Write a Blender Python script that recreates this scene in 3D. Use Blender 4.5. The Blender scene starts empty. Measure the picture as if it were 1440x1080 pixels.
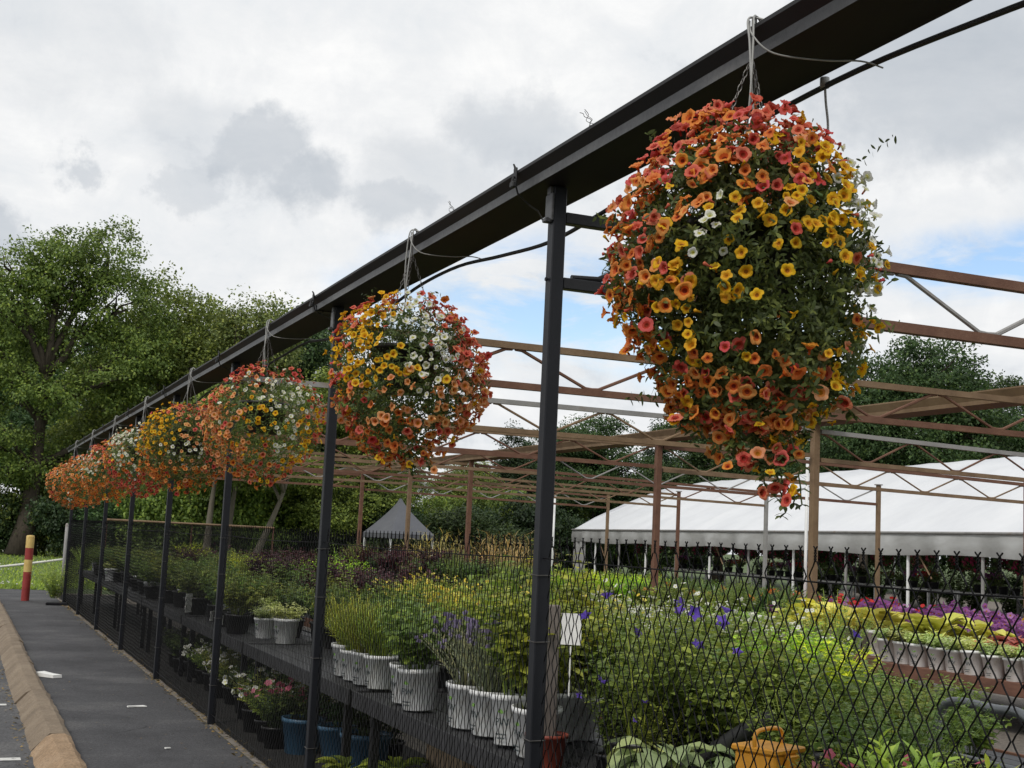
import bpy, math, random
import numpy as np
from mathutils import Vector, Matrix

SC = bpy.context.scene
COL = SC.collection
PI = math.pi
rng = np.random.default_rng(7)
random.seed(7)

# ------------------------------------------------------------------ camera
F, YAW, PIT, ROL, CD, HC = 1850.6, 0.39201, 0.11935, 0.04742, 2.0351, 1.6
S, Y1, HG = 3.244, 4.579, 2.99          # bay length, first post, gutter underside
fw = np.array([math.sin(YAW)*math.cos(PIT), math.cos(YAW)*math.cos(PIT), math.sin(PIT)])
rt = np.array([math.cos(YAW), -math.sin(YAW), 0.0])
up = np.cross(rt, fw)
cR = math.cos(ROL)*rt + math.sin(ROL)*up
cU = -math.sin(ROL)*rt + math.cos(ROL)*up
CAM = np.array([-CD, 0.0, HC])
cd = bpy.data.cameras.new('camera')
cam = bpy.data.objects.new('camera', cd); COL.objects.link(cam)
cd.sensor_width = 36; cd.lens = F/1440*36; cd.clip_start = .05; cd.clip_end = 3000
M = Matrix.Identity(4)
for i in range(3):
    M[i][0], M[i][1], M[i][2], M[i][3] = cR[i], cU[i], -fw[i], CAM[i]
cam.matrix_world = M
SC.camera = cam

def ray(u, v):
    d = fw*F + cR*(u-720) - cU*(v-540)
    return d/np.linalg.norm(d)

# ------------------------------------------------------------------ materials
def new_mat(name):
    m = bpy.data.materials.new(name); m.use_nodes = True
    nt = m.node_tree; nt.nodes.clear()
    out = nt.nodes.new('ShaderNodeOutputMaterial')
    return m, nt, out

def nd(nt, t, **kw):
    n = nt.nodes.new(t)
    for k, v in kw.items():
        if k in n.inputs: n.inputs[k].default_value = v
        else: setattr(n, k, v)
    return n

def ramp(nt, stops, fac, interp='LINEAR'):
    r = nt.nodes.new('ShaderNodeValToRGB'); cr = r.color_ramp; cr.interpolation = interp
    while len(cr.elements) < len(stops): cr.elements.new(.5)
    for e, (p, c) in zip(cr.elements, stops):
        e.position = p; e.color = (*c, 1)
    if fac is not None: nt.links.new(fac, r.inputs[0])
    return r.outputs[0]

def noise(nt, scale, detail=4, rough=.6, coord='Object', stretch=None):
    tc = nt.nodes.new('ShaderNodeTexCoord'); o = tc.outputs[coord]
    if stretch:
        mp = nt.nodes.new('ShaderNodeMapping'); mp.inputs['Scale'].default_value = stretch
        nt.links.new(o, mp.inputs[0]); o = mp.outputs[0]
    n = nd(nt, 'ShaderNodeTexNoise', Scale=scale, Detail=detail, Roughness=rough)
    nt.links.new(o, n.inputs['Vector'])
    return n.outputs['Fac']

def surf(name, stops, scale=8, detail=5, rough=.6, metal=0, bump=0, bscale=None, coord='Object', stretch=None, spec=.5, fine=None):
    m, nt, out = new_mat(name)
    b = nd(nt, 'ShaderNodeBsdfPrincipled', Roughness=rough, Metallic=metal)
    b.inputs['Specular IOR Level'].default_value = spec
    if isinstance(stops, tuple): stops = [(.3, tuple(c*.85 for c in stops)), (.7, tuple(min(1, c*1.12) for c in stops))]
    c = ramp(nt, stops, noise(nt, scale, detail, .65, coord, stretch))
    if fine:
        fs, amt = fine
        mx = nd(nt, 'ShaderNodeMix', data_type='RGBA', blend_type='MULTIPLY'); mx.inputs[0].default_value = 1
        f = ramp(nt, [(.32, (1-amt,)*3), (.68, (1+amt*.6,)*3)], noise(nt, fs, 3, .7, coord))
        nt.links.new(c, mx.inputs[6]); nt.links.new(f, mx.inputs[7]); c = mx.outputs[2]
    nt.links.new(c, b.inputs['Base Color'])
    if bump:
        bp = nd(nt, 'ShaderNodeBump', Strength=bump, Distance=.02)
        nt.links.new(noise(nt, bscale or scale*4, 4, .7, coord), bp.inputs['Height'])
        nt.links.new(bp.outputs[0], b.inputs['Normal'])
    nt.links.new(b.outputs[0], out.inputs[0])
    return m

def leaf_mat(name, c, var=.35, trans=.35, rough=.5, hue=.03, tint=None, clump=0.0, cscale=1.0):
    if max(c) < .4: c = (c[0]*2.15, c[1]*2.15, c[2]*1.7) if not name.startswith(('tree_', 'burg', 'calib')) else (c[0]*1.5, c[1]*1.5, c[2]*1.35)
    m, nt, out = new_mat(name)
    g = nt.nodes.new('ShaderNodeNewGeometry'); oi = nt.nodes.new('ShaderNodeObjectInfo')
    c2 = tint or (c[0]*1.35, c[1]*1.15, c[2]*.8)
    col = ramp(nt, [(0, tuple(x*(1-var) for x in c)), (.6, c), (1, tuple(min(1, x*(1+var)) for x in c2))], g.outputs['Random Per Island'])
    hs = nt.nodes.new('ShaderNodeHueSaturation')
    mr = nd(nt, 'ShaderNodeMapRange'); mr.inputs[3].default_value = .5-hue; mr.inputs[4].default_value = .5+hue
    nt.links.new(oi.outputs['Random'], mr.inputs[0]); nt.links.new(mr.outputs[0], hs.inputs['Hue'])
    mv = nd(nt, 'ShaderNodeMapRange'); mv.inputs[3].default_value = .8; mv.inputs[4].default_value = 1.2
    mm = nd(nt, 'ShaderNodeMath', operation='FRACT'); m7 = nd(nt, 'ShaderNodeMath', operation='MULTIPLY'); m7.inputs[1].default_value = 7.3
    nt.links.new(oi.outputs['Random'], m7.inputs[0]); nt.links.new(m7.outputs[0], mm.inputs[0]); nt.links.new(mm.outputs[0], mv.inputs[0])
    if clump:
        mc = nd(nt, 'ShaderNodeMapRange'); mc.inputs[1].default_value = .35; mc.inputs[2].default_value = .65
        mc.inputs[3].default_value = 1-clump; mc.inputs[4].default_value = 1+clump
        nt.links.new(noise(nt, cscale, 3, .6), mc.inputs[0])
        mp = nd(nt, 'ShaderNodeMath', operation='MULTIPLY')
        nt.links.new(mc.outputs[0], mp.inputs[0]); nt.links.new(mv.outputs[0], mp.inputs[1]); nt.links.new(mp.outputs[0], hs.inputs['Value'])
    else:
        nt.links.new(mv.outputs[0], hs.inputs['Value'])
    nt.links.new(col, hs.inputs['Color'])
    b = nd(nt, 'ShaderNodeBsdfPrincipled', Roughness=rough); b.inputs['Specular IOR Level'].default_value = .35
    t = nt.nodes.new('ShaderNodeBsdfTranslucent'); mx = nt.nodes.new('ShaderNodeMixShader'); mx.inputs[0].default_value = trans
    nt.links.new(hs.outputs[0], b.inputs['Base Color']); nt.links.new(hs.outputs[0], t.inputs['Color'])
    nt.links.new(b.outputs[0], mx.inputs[1]); nt.links.new(t.outputs[0], mx.inputs[2]); nt.links.new(mx.outputs[0], out.inputs[0])
    return m

def petal_mat(name, cols, trans=.35):
    m, nt, out = new_mat(name)
    g = nt.nodes.new('ShaderNodeNewGeometry'); oi = nt.nodes.new('ShaderNodeObjectInfo')
    ad = nd(nt, 'ShaderNodeMath', operation='ADD'); fr = nd(nt, 'ShaderNodeMath', operation='FRACT')
    nt.links.new(g.outputs['Random Per Island'], ad.inputs[0]); nt.links.new(oi.outputs['Random'], ad.inputs[1]); nt.links.new(ad.outputs[0], fr.inputs[0])
    n = len(cols)
    c = ramp(nt, [(i/(n-1), x) for i, x in enumerate(cols)], fr.outputs[0])
    b = nd(nt, 'ShaderNodeBsdfPrincipled', Roughness=.6); b.inputs['Specular IOR Level'].default_value = .2
    t = nt.nodes.new('ShaderNodeBsdfTranslucent'); mx = nt.nodes.new('ShaderNodeMixShader'); mx.inputs[0].default_value = trans
    nt.links.new(c, b.inputs['Base Color']); nt.links.new(c, t.inputs['Color'])
    nt.links.new(b.outputs[0], mx.inputs[1]); nt.links.new(t.outputs[0], mx.inputs[2]); nt.links.new(mx.outputs[0], out.inputs[0])
    return m

MT = {}
MT['black'] = surf('black_paint', [(.3, (.007, .007, .009)), (.7, (.014, .014, .017))], 6, rough=.45, bump=.08, bscale=60, spec=.35)
MT['black_post'] = surf('black_post_paint', [(.3, (.006, .007, .010)), (.7, (.012, .013, .018))], 5, rough=.5, bump=.05, bscale=60, stretch=(1, 1, .3), spec=.3)
MT['gutter_strip'] = surf('worn_skylit_black_metal', [(.36, (.035, .035, .038)), (.5, (.07, .07, .074)), (.62, (.115, .113, .112))], 5, 8, rough=.45, spec=.5, bump=.1, bscale=40, stretch=(1, .3, 1), fine=(40, .25))  # paler base paints sky light onto this face; the noise is dust and wear
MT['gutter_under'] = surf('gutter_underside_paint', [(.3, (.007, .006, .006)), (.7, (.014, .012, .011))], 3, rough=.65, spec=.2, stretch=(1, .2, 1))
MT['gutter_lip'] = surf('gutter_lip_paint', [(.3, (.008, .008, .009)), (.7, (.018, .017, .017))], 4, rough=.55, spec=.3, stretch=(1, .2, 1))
MT['wire'] = surf('black_vinyl_wire', (.004, .004, .0045), 20, rough=.6, spec=.15)
MT['rubber'] = surf('black_rubber', (.012, .012, .013), 20, rough=.6)
MT['tube_grey'] = surf('grey_drip_tube', (.28, .28, .27), 20, rough=.5)
MT['chain'] = surf('dull_steel', (.12, .115, .11), 20, rough=.5, metal=.6)
MT['rust_a'] = surf('red_rust_steel', [(.25, (.085, .036, .022)), (.5, (.135, .062, .037)), (.75, (.18, .095, .058))], 5, rough=.75, bump=.15, bscale=50)
MT['rust_b'] = surf('tan_rust_steel', [(.25, (.115, .07, .037)), (.5, (.18, .115, .064)), (.75, (.24, .165, .10))], 4, rough=.75, bump=.15, bscale=50)
MT['rust_c'] = surf('grey_weathered_steel', [(.25, (.18, .175, .17)), (.55, (.27, .265, .26)), (.8, (.17, .12, .08))], 3, rough=.65, bump=.1, bscale=50)
MT['asphalt'] = surf('asphalt', [(.36, (.036, .036, .040)), (.46, (.052, .052, .057)), (.54, (.060, .060, .065)), (.64, (.088, .087, .090))], 1.1, 10, rough=.85, bump=.5, bscale=60, fine=(45, .45))
MT['asphalt_lot'] = surf('asphalt_lot', [(.36, (.055, .055, .059)), (.5, (.075, .075, .08)), (.64, (.105, .104, .105))], 1.0, 9, rough=.9, bump=.6, bscale=50, fine=(40, .5))
MT['kerb'] = surf('kerb_concrete', [(.25, (.12, .09, .06)), (.5, (.19, .145, .10)), (.75, (.25, .20, .14))], 3, 8, rough=.9, bump=.4, bscale=40, fine=(60, .3))
MT['kerb_new'] = surf('kerb_concrete_exposed', [(.25, (.21, .14, .08)), (.5, (.31, .21, .125)), (.75, (.37, .27, .18))], 6, 8, rough=.95, bump=.6, bscale=40, fine=(60, .4))
MT['line'] = surf('worn_white_paint', [(.35, (.12, .12, .12)), (.45, (.5, .5, .48)), (.7, (.62, .62, .6))], 14, 6, rough=.8)
MT['grass_base'] = surf('lawn_soil_green', [(.3, (.055, .085, .022)), (.6, (.08, .12, .03)), (.8, (.10, .13, .04))], .5, 8, rough=.95, fine=(30, .4))
MT['gravel'] = surf('gravel_floor', [(.3, (.10, .09, .078)), (.5, (.17, .15, .13)), (.7, (.25, .22, .19))], 25, 8, rough=.95, bump=.6, bscale=60)
MT['bench'] = surf('black_bench_top', [(.3, (.018, .018, .02)), (.7, (.04, .04, .045))], 8, rough=.55)
MT['plastic_black'] = surf('black_pot_plastic', (.014, .014, .015), 10, rough=.4)
MT['plastic_white'] = surf('white_pot_plastic', [(.32, (.58, .56, .52)), (.45, (.76, .77, .77)), (.7, (.82, .83, .84))], 9, 6, rough=.45)
MT['plastic_blue'] = surf('blue_pot_plastic', (.05, .13, .22), 6, rough=.45)
MT['plastic_red'] = surf('red_pot_plastic', (.25, .05, .03), 6, rough=.5)
MT['soil'] = surf('potting_soil', (.025, .018, .012), 60, rough=1)
MT['wood_grey'] = surf('weathered_stake', [(.3, (.12, .10, .09)), (.7, (.22, .19, .17))], 6, rough=.9, stretch=(6, 6, 1))
MT['wood'] = surf('bench_timber', [(.3, (.10, .045, .03)), (.7, (.19, .09, .06))], 5, rough=.8, stretch=(4, 1, 4))
MT['white'] = surf('white_paint', (.72, .73, .73), 4, rough=.5)
MT['card'] = surf('white_card', (.78, .78, .76), 5, rough=.7)
MT['ink'] = surf('grey_print_ink', (.05, .07, .075), 30, rough=.7)
MT['ink_green'] = surf('green_print_ink', (.15, .30, .06), 30, rough=.7)
MT['ink_pink'] = surf('pink_print_ink', (.5, .16, .18), 30, rough=.7)
MT['ink_teal'] = surf('teal_print_ink', (.06, .32, .26), 30, rough=.7)
MT['tent'] = surf('white_tent_vinyl', [(.3, (.54, .555, .585)), (.5, (.60, .615, .64)), (.7, (.66, .67, .69))], .6, 8, rough=.45, bump=.5, bscale=1.2, stretch=(1, .5, 1))
MT['tent_grey'] = surf('grey_tent_fabric', [(.3, (.085, .09, .105)), (.7, (.12, .125, .14))], .8, rough=.85)
MT['yellow_paint'] = surf('faded_yellow_paint', [(.3, (.45, .30, .08)), (.7, (.62, .46, .17))], 6, rough=.6)
MT['red_paint'] = surf('faded_red_paint', [(.3, (.20, .018, .016)), (.7, (.30, .035, .03))], 6, rough=.55)
MT['rope'] = surf('white_rope', (.6, .6, .55), 30, rough=.9)
MT['bucket_yellow'] = surf('yellow_plastic', (.60, .27, .02), 8, rough=.4)
MT['teal'] = surf('teal_plastic', (.22, .42, .40), 8, rough=.45)
MT['grey_metal'] = surf('grey_cart_metal', (.16, .17, .18), 8, rough=.4, metal=.5)
MT['barn'] = surf('pink_barn_boards', [(.3, (.30, .23, .22)), (.7, (.38, .30, .29))], 3, rough=.9, stretch=(1, 8, .2))
MT['bark'] = surf('tree_bark', [(.3, (.035, .028, .020)), (.7, (.085, .068, .05))], 6, 6, rough=.95, bump=.6, bscale=12, stretch=(3, 3, .5))
MT['bark_light'] = surf('pale_tree_bark', [(.3, (.08, .07, .055)), (.7, (.16, .14, .11))], 6, 6, rough=.95, stretch=(3, 3, .5))

# translucent valance of the tent, with an ochre stain of its own at one end
def valance_mat():
    m, nt, out = new_mat('translucent_valance')
    c = ramp(nt, [(.3, (.42, .42, .41)), (.7, (.58, .59, .59))], noise(nt, 1.2, 5, .6, 'Object', (1, .3, 3)))
    b = nd(nt, 'ShaderNodeBsdfPrincipled', Roughness=.4)
    t = nt.nodes.new('ShaderNodeBsdfTranslucent'); mx = nt.nodes.new('ShaderNodeMixShader'); mx.inputs[0].default_value = .35
    nt.links.new(c, b.inputs['Base Color']); nt.links.new(c, t.inputs['Color'])
    nt.links.new(b.outputs[0], mx.inputs[1]); nt.links.new(t.outputs[0], mx.inputs[2]); nt.links.new(mx.outputs[0], out.inputs[0])
    return m
MT['valance'] = valance_mat()

# foliage
MT['lf_basket'] = leaf_mat('calibrachoa_leaf', (.066, .102, .034), .45, .38, .5)
MT['lf_green'] = leaf_mat('mid_green_leaf', (.095, .132, .036), .35, .35)
MT['lf_deep'] = leaf_mat('deep_green_leaf', (.057, .088, .030), .35, .3)
MT['lf_bright'] = leaf_mat('bright_green_leaf', (.155, .195, .045), .3, .4)
MT['lf_lime'] = leaf_mat('lime_leaf', (.22, .30, .035), .3, .4)
MT['lf_olive'] = leaf_mat('olive_leaf', (.14, .18, .055), .35, .35)
MT['lf_dark'] = leaf_mat('dark_leaf', (.030, .052, .022), .35, .25)
MT['lf_burg'] = leaf_mat('burgundy_leaf', (.065, .022, .028), .4, .25, tint=(.10, .03, .04))
MT['lf_yellow'] = leaf_mat('yellow_hosta_leaf', (.66, .62, .10), .45, .35, .4, .012, tint=(.80, .74, .20))
MT['lf_blue'] = leaf_mat('blue_green_leaf', (.14, .18, .11), .25, .3)
MT['lf_var'] = leaf_mat('variegated_leaf', (.30, .36, .16), .45, .35, tint=(.5, .55, .3))
MT['lf_coral'] = leaf_mat('coral_leaf', (.50, .16, .10), .3, .35, .5, .02, tint=(.6, .25, .13))
MT['lf_silver'] = leaf_mat('silver_leaf', (.17, .20, .16), .3, .3)
MT['lf_straw'] = leaf_mat('straw_leaf', (.20, .17, .08), .35, .3)
for nm, c in (('tree_oak', (.11, .155, .042)), ('tree_mid', (.11, .16, .04)), ('tree_pale', (.12, .155, .055)), ('tree_dark', (.036, .066, .026)), ('tree_ever', (.026, .050, .024))):
    MT[nm] = leaf_mat(nm + '_leaf', c, .35, .35, .55, .015, clump=.25, cscale=.5)
# petals
MT['p_coral'] = petal_mat('coral_petal', [(.62, .10, .075), (.68, .20, .12), (.58, .075, .085), (.70, .24, .13), (.60, .11, .07)])
MT['p_orange'] = petal_mat('orange_petal', [(.70, .23, .06), (.72, .29, .04), (.70, .19, .05), (.74, .34, .10), (.70, .25, .05)])
MT['p_yellow'] = petal_mat('yellow_petal', [(.74, .45, .012), (.70, .39, .012), (.76, .51, .03), (.70, .37, .02)])
MT['p_white'] = petal_mat('white_petal', [(.74, .74, .68), (.78, .78, .74), (.72, .73, .62)])
MT['p_peach'] = petal_mat('peach_petal', [(.72, .33, .15), (.74, .41, .15), (.70, .26, .13), (.72, .36, .18)])
MT['m_coral'] = petal_mat('coral_petal_heart', [(.42, .03, .025), (.50, .06, .03)])
MT['m_orange'] = petal_mat('orange_petal_heart', [(.58, .10, .02), (.62, .15, .02)])
MT['m_yellow'] = petal_mat('yellow_petal_heart', [(.66, .30, .01), (.62, .26, .01)])
MT['m_white'] = petal_mat('white_petal_heart', [(.66, .68, .42), (.62, .64, .38)])
MT['m_peach'] = petal_mat('peach_petal_heart', [(.60, .16, .05), (.62, .22, .05)])
MT['p_lemon'] = petal_mat('lemon_petal', [(.78, .66, .10), (.80, .70, .18), (.76, .58, .06)])
MT['p_violet'] = petal_mat('violet_petal', [(.14, .08, .48), (.20, .12, .58), (.12, .07, .42)])
MT['p_purple'] = petal_mat('purple_petal', [(.27, .085, .28), (.36, .13, .36), (.22, .06, .24), (.42, .20, .42)])
MT['p_magenta'] = petal_mat('magenta_petal', [(.35, .02, .10), (.45, .05, .16), (.25, .02, .09)])
MT['p_red'] = petal_mat('red_petal', [(.50, .02, .03), (.60, .04, .05), (.45, .02, .04)])
MT['p_pink'] = petal_mat('pink_petal', [(.62, .14, .22), (.70, .25, .32), (.55, .10, .18)])
MT['p_lav'] = petal_mat('lavender_petal', [(.30, .26, .40), (.36, .31, .46), (.26, .22, .34)])
MT['th_red'] = petal_mat('dark_red_throat', [(.22, .02, .01), (.30, .04, .01)])
MT['th_gold'] = petal_mat('brown_gold_throat', [(.30, .10, .01), (.42, .17, .01)])
MT['th_lime'] = petal_mat('yellow_green_throat', [(.55, .50, .10), (.50, .46, .08)])
THROAT = {'p_coral': 'th_red', 'p_orange': 'th_red', 'p_peach': 'th_gold', 'p_yellow': 'th_gold', 'p_white': 'th_lime'}

# ------------------------------------------------------------------ mesh building
class G:
    def __init__(s): s.v = []; s.q = []; s.t = []; s.qm = []; s.tm = []; s.n = 0
    def add(s, v, q=None, t=None, m=0):
        v = np.asarray(v, float).reshape(-1, 3); s.v.append(v)
        if q is not None and len(q):
            q = np.asarray(q, np.int64).reshape(-1, 4); s.q.append(q+s.n); s.qm.append(np.full(len(q), m) if np.isscalar(m) else np.asarray(m))
        if t is not None and len(t):
            t = np.asarray(t, np.int64).reshape(-1, 3); s.t.append(t+s.n); s.tm.append(np.full(len(t), m))
        s.n += len(v); return s
    def mesh(s, name, mats, smooth=False):
        v = np.concatenate(s.v) if s.v else np.zeros((0, 3))
        q = np.concatenate(s.q) if s.q else np.zeros((0, 4), np.int64)
        t = np.concatenate(s.t) if s.t else np.zeros((0, 3), np.int64)
        me = bpy.data.meshes.new(name)
        me.vertices.add(len(v)); me.vertices.foreach_set('co', v.astype(np.float32).ravel())
        nl = len(q)*4+len(t)*3; me.loops.add(nl)
        me.loops.foreach_set('vertex_index', np.concatenate([q.ravel(), t.ravel()]).astype(np.int32))
        me.polygons.add(len(q)+len(t))
        ls = np.concatenate([np.arange(len(q))*4, len(q)*4+np.arange(len(t))*3]).astype(np.int32)
        me.polygons.foreach_set('loop_start', ls)
        mi = np.concatenate(s.qm+s.tm) if (s.qm or s.tm) else np.zeros(0)
        for m in (mats if isinstance(mats, (list, tuple)) else [mats]): me.materials.append(MT[m] if isinstance(m, str) else m)
        me.polygons.foreach_set('material_index', mi.astype(np.int32))
        me.polygons.foreach_set('use_smooth', np.full(len(q)+len(t), smooth))
        me.update(calc_edges=True); me.validate()
        return me
    # primitives
    def box(s, a, b, m=0, R=None, o=(0, 0, 0), bev=0.0):
        x0, y0, z0 = a; x1, y1, z1 = b
        if bev:
            # bevelled along every vertical/horizontal edge: 24-vert chamfered box
            vs = []; e = bev
            for sx in (0, 1):
                for sy in (0, 1):
                    for sz in (0, 1):
                        px, py, pz = (x1 if sx else x0), (y1 if sy else y0), (z1 if sz else z0)
                        dx, dy, dz = (-e if sx else e), (-e if sy else e), (-e if sz else e)
                        vs += [(px, py+dy, pz+dz), (px+dx, py, pz+dz), (px+dx, py+dy, pz)]
            I = lambda sx, sy, sz, k: (sx*4+sy*2+sz)*3+k
            q = []; t = []
            q += [[I(0,0,0,0), I(0,0,1,0), I(0,1,1,0), I(0,1,0,0)], [I(1,0,0,0), I(1,1,0,0), I(1,1,1,0), I(1,0,1,0)],
                  [I(0,0,0,1), I(1,0,0,1), I(1,0,1,1), I(0,0,1,1)], [I(0,1,0,1), I(0,1,1,1), I(1,1,1,1), I(1,1,0,1)],
                  [I(0,0,0,2), I(0,1,0,2), I(1,1,0,2), I(1,0,0,2)], [I(0,0,1,2), I(1,0,1,2), I(1,1,1,2), I(0,1,1,2)]]
            for sx in (0, 1):
                for sy in (0, 1): q.append([I(sx,sy,0,0), I(sx,sy,0,1), I(sx,sy,1,1), I(sx,sy,1,0)])
                for sz in (0, 1): q.append([I(sx,0,sz,0), I(sx,0,sz,2), I(sx,1,sz,2), I(sx,1,sz,0)])
            for sy in (0, 1):
                for sz in (0, 1): q.append([I(0,sy,sz,1), I(0,sy,sz,2), I(1,sy,sz,2), I(1,sy,sz,1)])
            for sx in (0, 1):
                for sy in (0, 1):
                    for sz in (0, 1): t.append([I(sx,sy,sz,0), I(sx,sy,sz,1), I(sx,sy,sz,2)])
            v = np.array(vs, float)
        else:
            v = np.array([(x0,y0,z0),(x1,y0,z0),(x1,y1,z0),(x0,y1,z0),(x0,y0,z1),(x1,y0,z1),(x1,y1,z1),(x0,y1,z1)], float)
            q = [[3,2,1,0],[4,5,6,7],[0,1,5,4],[1,2,6,5],[2,3,7,6],[3,0,4,7]]; t = None
        if R is not None: v = v@np.asarray(R).T
        return s.add(v+np.asarray(o), q, t, m)
    def tube(s, pts, r, n=8, m=0, cap=True):
        P = np.asarray(pts, float); k = len(P); r = np.broadcast_to(np.asarray(r, float), (k,))
        T = np.gradient(P, axis=0); T /= np.linalg.norm(T, axis=1)[:, None]+1e-12
        ref = np.array([0, 0, 1.]) if abs(T[0][2]) < .9 else np.array([1., 0, 0])
        A = np.zeros((k, 3)); a = ref-T[0]*(ref@T[0]); a /= np.linalg.norm(a)
        for i in range(k):
            a = a-T[i]*(a@T[i]); a /= np.linalg.norm(a)+1e-12; A[i] = a
        B = np.cross(T, A); th = np.arange(n)*2*PI/n
        v = P[:, None]+r[:, None, None]*(np.cos(th)[None, :, None]*A[:, None]+np.sin(th)[None, :, None]*B[:, None])
        i, j = np.meshgrid(np.arange(k-1), np.arange(n), indexing='ij'); j2 = (j+1) % n
        q = np.stack([i*n+j, i*n+j2, (i+1)*n+j2, (i+1)*n+j], -1).reshape(-1, 4)
        v = v.reshape(-1, 3); t = []
        if cap:
            v = np.concatenate([v, P[:1], P[-1:]]); c0, c1 = k*n, k*n+1
            for x in range(n): t += [[c0, (x+1) % n, x], [c1, (k-1)*n+x, (k-1)*n+(x+1) % n]]
        return s.add(v, q, t, m)
    def lathe(s, prof, n=20, m=0, o=(0, 0, 0)):
        k = len(prof); th = np.arange(n)*2*PI/n
        v = np.array([[(r*math.cos(a), r*math.sin(a), z) for a in th] for r, z in prof]).reshape(-1, 3)
        i, j = np.meshgrid(np.arange(k-1), np.arange(n), indexing='ij'); j2 = (j+1) % n
        q = np.stack([i*n+j, i*n+j2, (i+1)*n+j2, (i+1)*n+j], -1).reshape(-1, 4)
        return s.add(v+np.asarray(o), q, None, m)
    def prism_y(s, prof, y0, y1, m=0, caps=True, mats=None):
        # closed profile in x,z (anticlockwise seen from -y) extruded along y
        k = len(prof); P = np.array(prof, float)
        v = np.concatenate([np.stack([P[:, 0], np.full(k, y0), P[:, 1]], 1), np.stack([P[:, 0], np.full(k, y1), P[:, 1]], 1)])
        q = [[i, (i+1) % k, k+(i+1) % k, k+i] for i in range(k)]
        s.add(v, q, None, m if mats is None else np.array(mats))
        if caps:
            c = P.mean(0); v2 = np.concatenate([v, [[c[0], y0, c[1]], [c[0], y1, c[1]]]])
            s.add(v2, None, [[2*k, (i+1) % k, i] for i in range(k)]+[[2*k+1, k+i, k+(i+1) % k] for i in range(k)], m)
        return s

def unit(a): return a/(np.linalg.norm(a, axis=-1, keepdims=True)+1e-12)

def strips(g, P, D, N, L, W, prof, bend=.2, fold=0., m=0):
    """n leaves: base P, axis D, upper side N, length L, half width W; prof = [(t, width)]"""
    n = len(P); D = unit(D); Sx = unit(np.cross(D, N)); N = np.cross(Sx, D)
    L = np.broadcast_to(L, (n,)); W = np.broadcast_to(W, (n,)); bend = np.broadcast_to(bend, (n,))
    t = np.array([p[0] for p in prof]); w = np.array([p[1] for p in prof]); k = len(t)
    C = P[:, None]+D[:, None]*(L[:, None]*t*(1-.25*bend[:, None]*t*t))[..., None]-N[:, None]*(bend[:, None]*L[:, None]*t*t)[..., None]
    sd = Sx[:, None]*(W[:, None]*w)[..., None]; lift = N[:, None]*(fold*W[:, None]*w)[..., None]
    if fold:
        v = np.stack([C-sd+lift, C, C+sd+lift], 2); c = 3
    else:
        v = np.stack([C-sd, C+sd], 2); c = 2
    base = np.arange(n)[:, None, None]*(k*c)+np.arange(k-1)[None, :, None]*c+np.arange(c-1)[None, None, :]
    q = np.stack([base, base+1, base+c+1, base+c], -1).reshape(-1, 4)
    g.add(v.reshape(-1, 3), q, None, m)

KITE = [(0, .12), (.45, 1), (1, .06)]
OVAL = [(0, .1), (.22, .75), (.5, 1), (.78, .7), (1, .05)]
LANCE = [(0, .3), (.3, 1), (.65, .75), (1, .04)]
BLADE = [(0, .8), (.35, 1), (.7, .7), (1, .05)]

def frames(N, spin=None):
    N = unit(N); n = len(N)
    ref = np.where(np.abs(N[:, 2:3]) < .9, np.array([[0, 0, 1.]]), np.array([[1., 0, 0]]))
    A = unit(np.cross(ref, N)); B = np.cross(N, A)
    th = rng.uniform(0, 2*PI, n) if spin is None else np.broadcast_to(spin, (n,))
    c, s_ = np.cos(th)[:, None], np.sin(th)[:, None]
    return np.stack([A*c+B*s_, -A*s_+B*c, N], -1)     # (n,3,3) columns x,y,z

def stamp(g, T, P, N, sc, m=None):
    V, q, t, qm, tm = T; R = frames(N); n = len(P); sc = np.broadcast_to(sc, (n,))
    v = P[:, None]+np.einsum('nij,kj->nki', R, V)*sc[:, None, None]
    off = (np.arange(n)*len(V))[:, None, None]
    if len(q): g.v.append(v.reshape(-1, 3)); g.q.append((q[None]+off).reshape(-1, 4)+g.n); g.qm.append(np.tile(qm if m is None else qm+m, n))
    if len(t): g.t.append((t[None]+off).reshape(-1, 3)+g.n); g.tm.append(np.tile(tm if m is None else tm+m, n))
    g.n += n*len(V)

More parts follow.
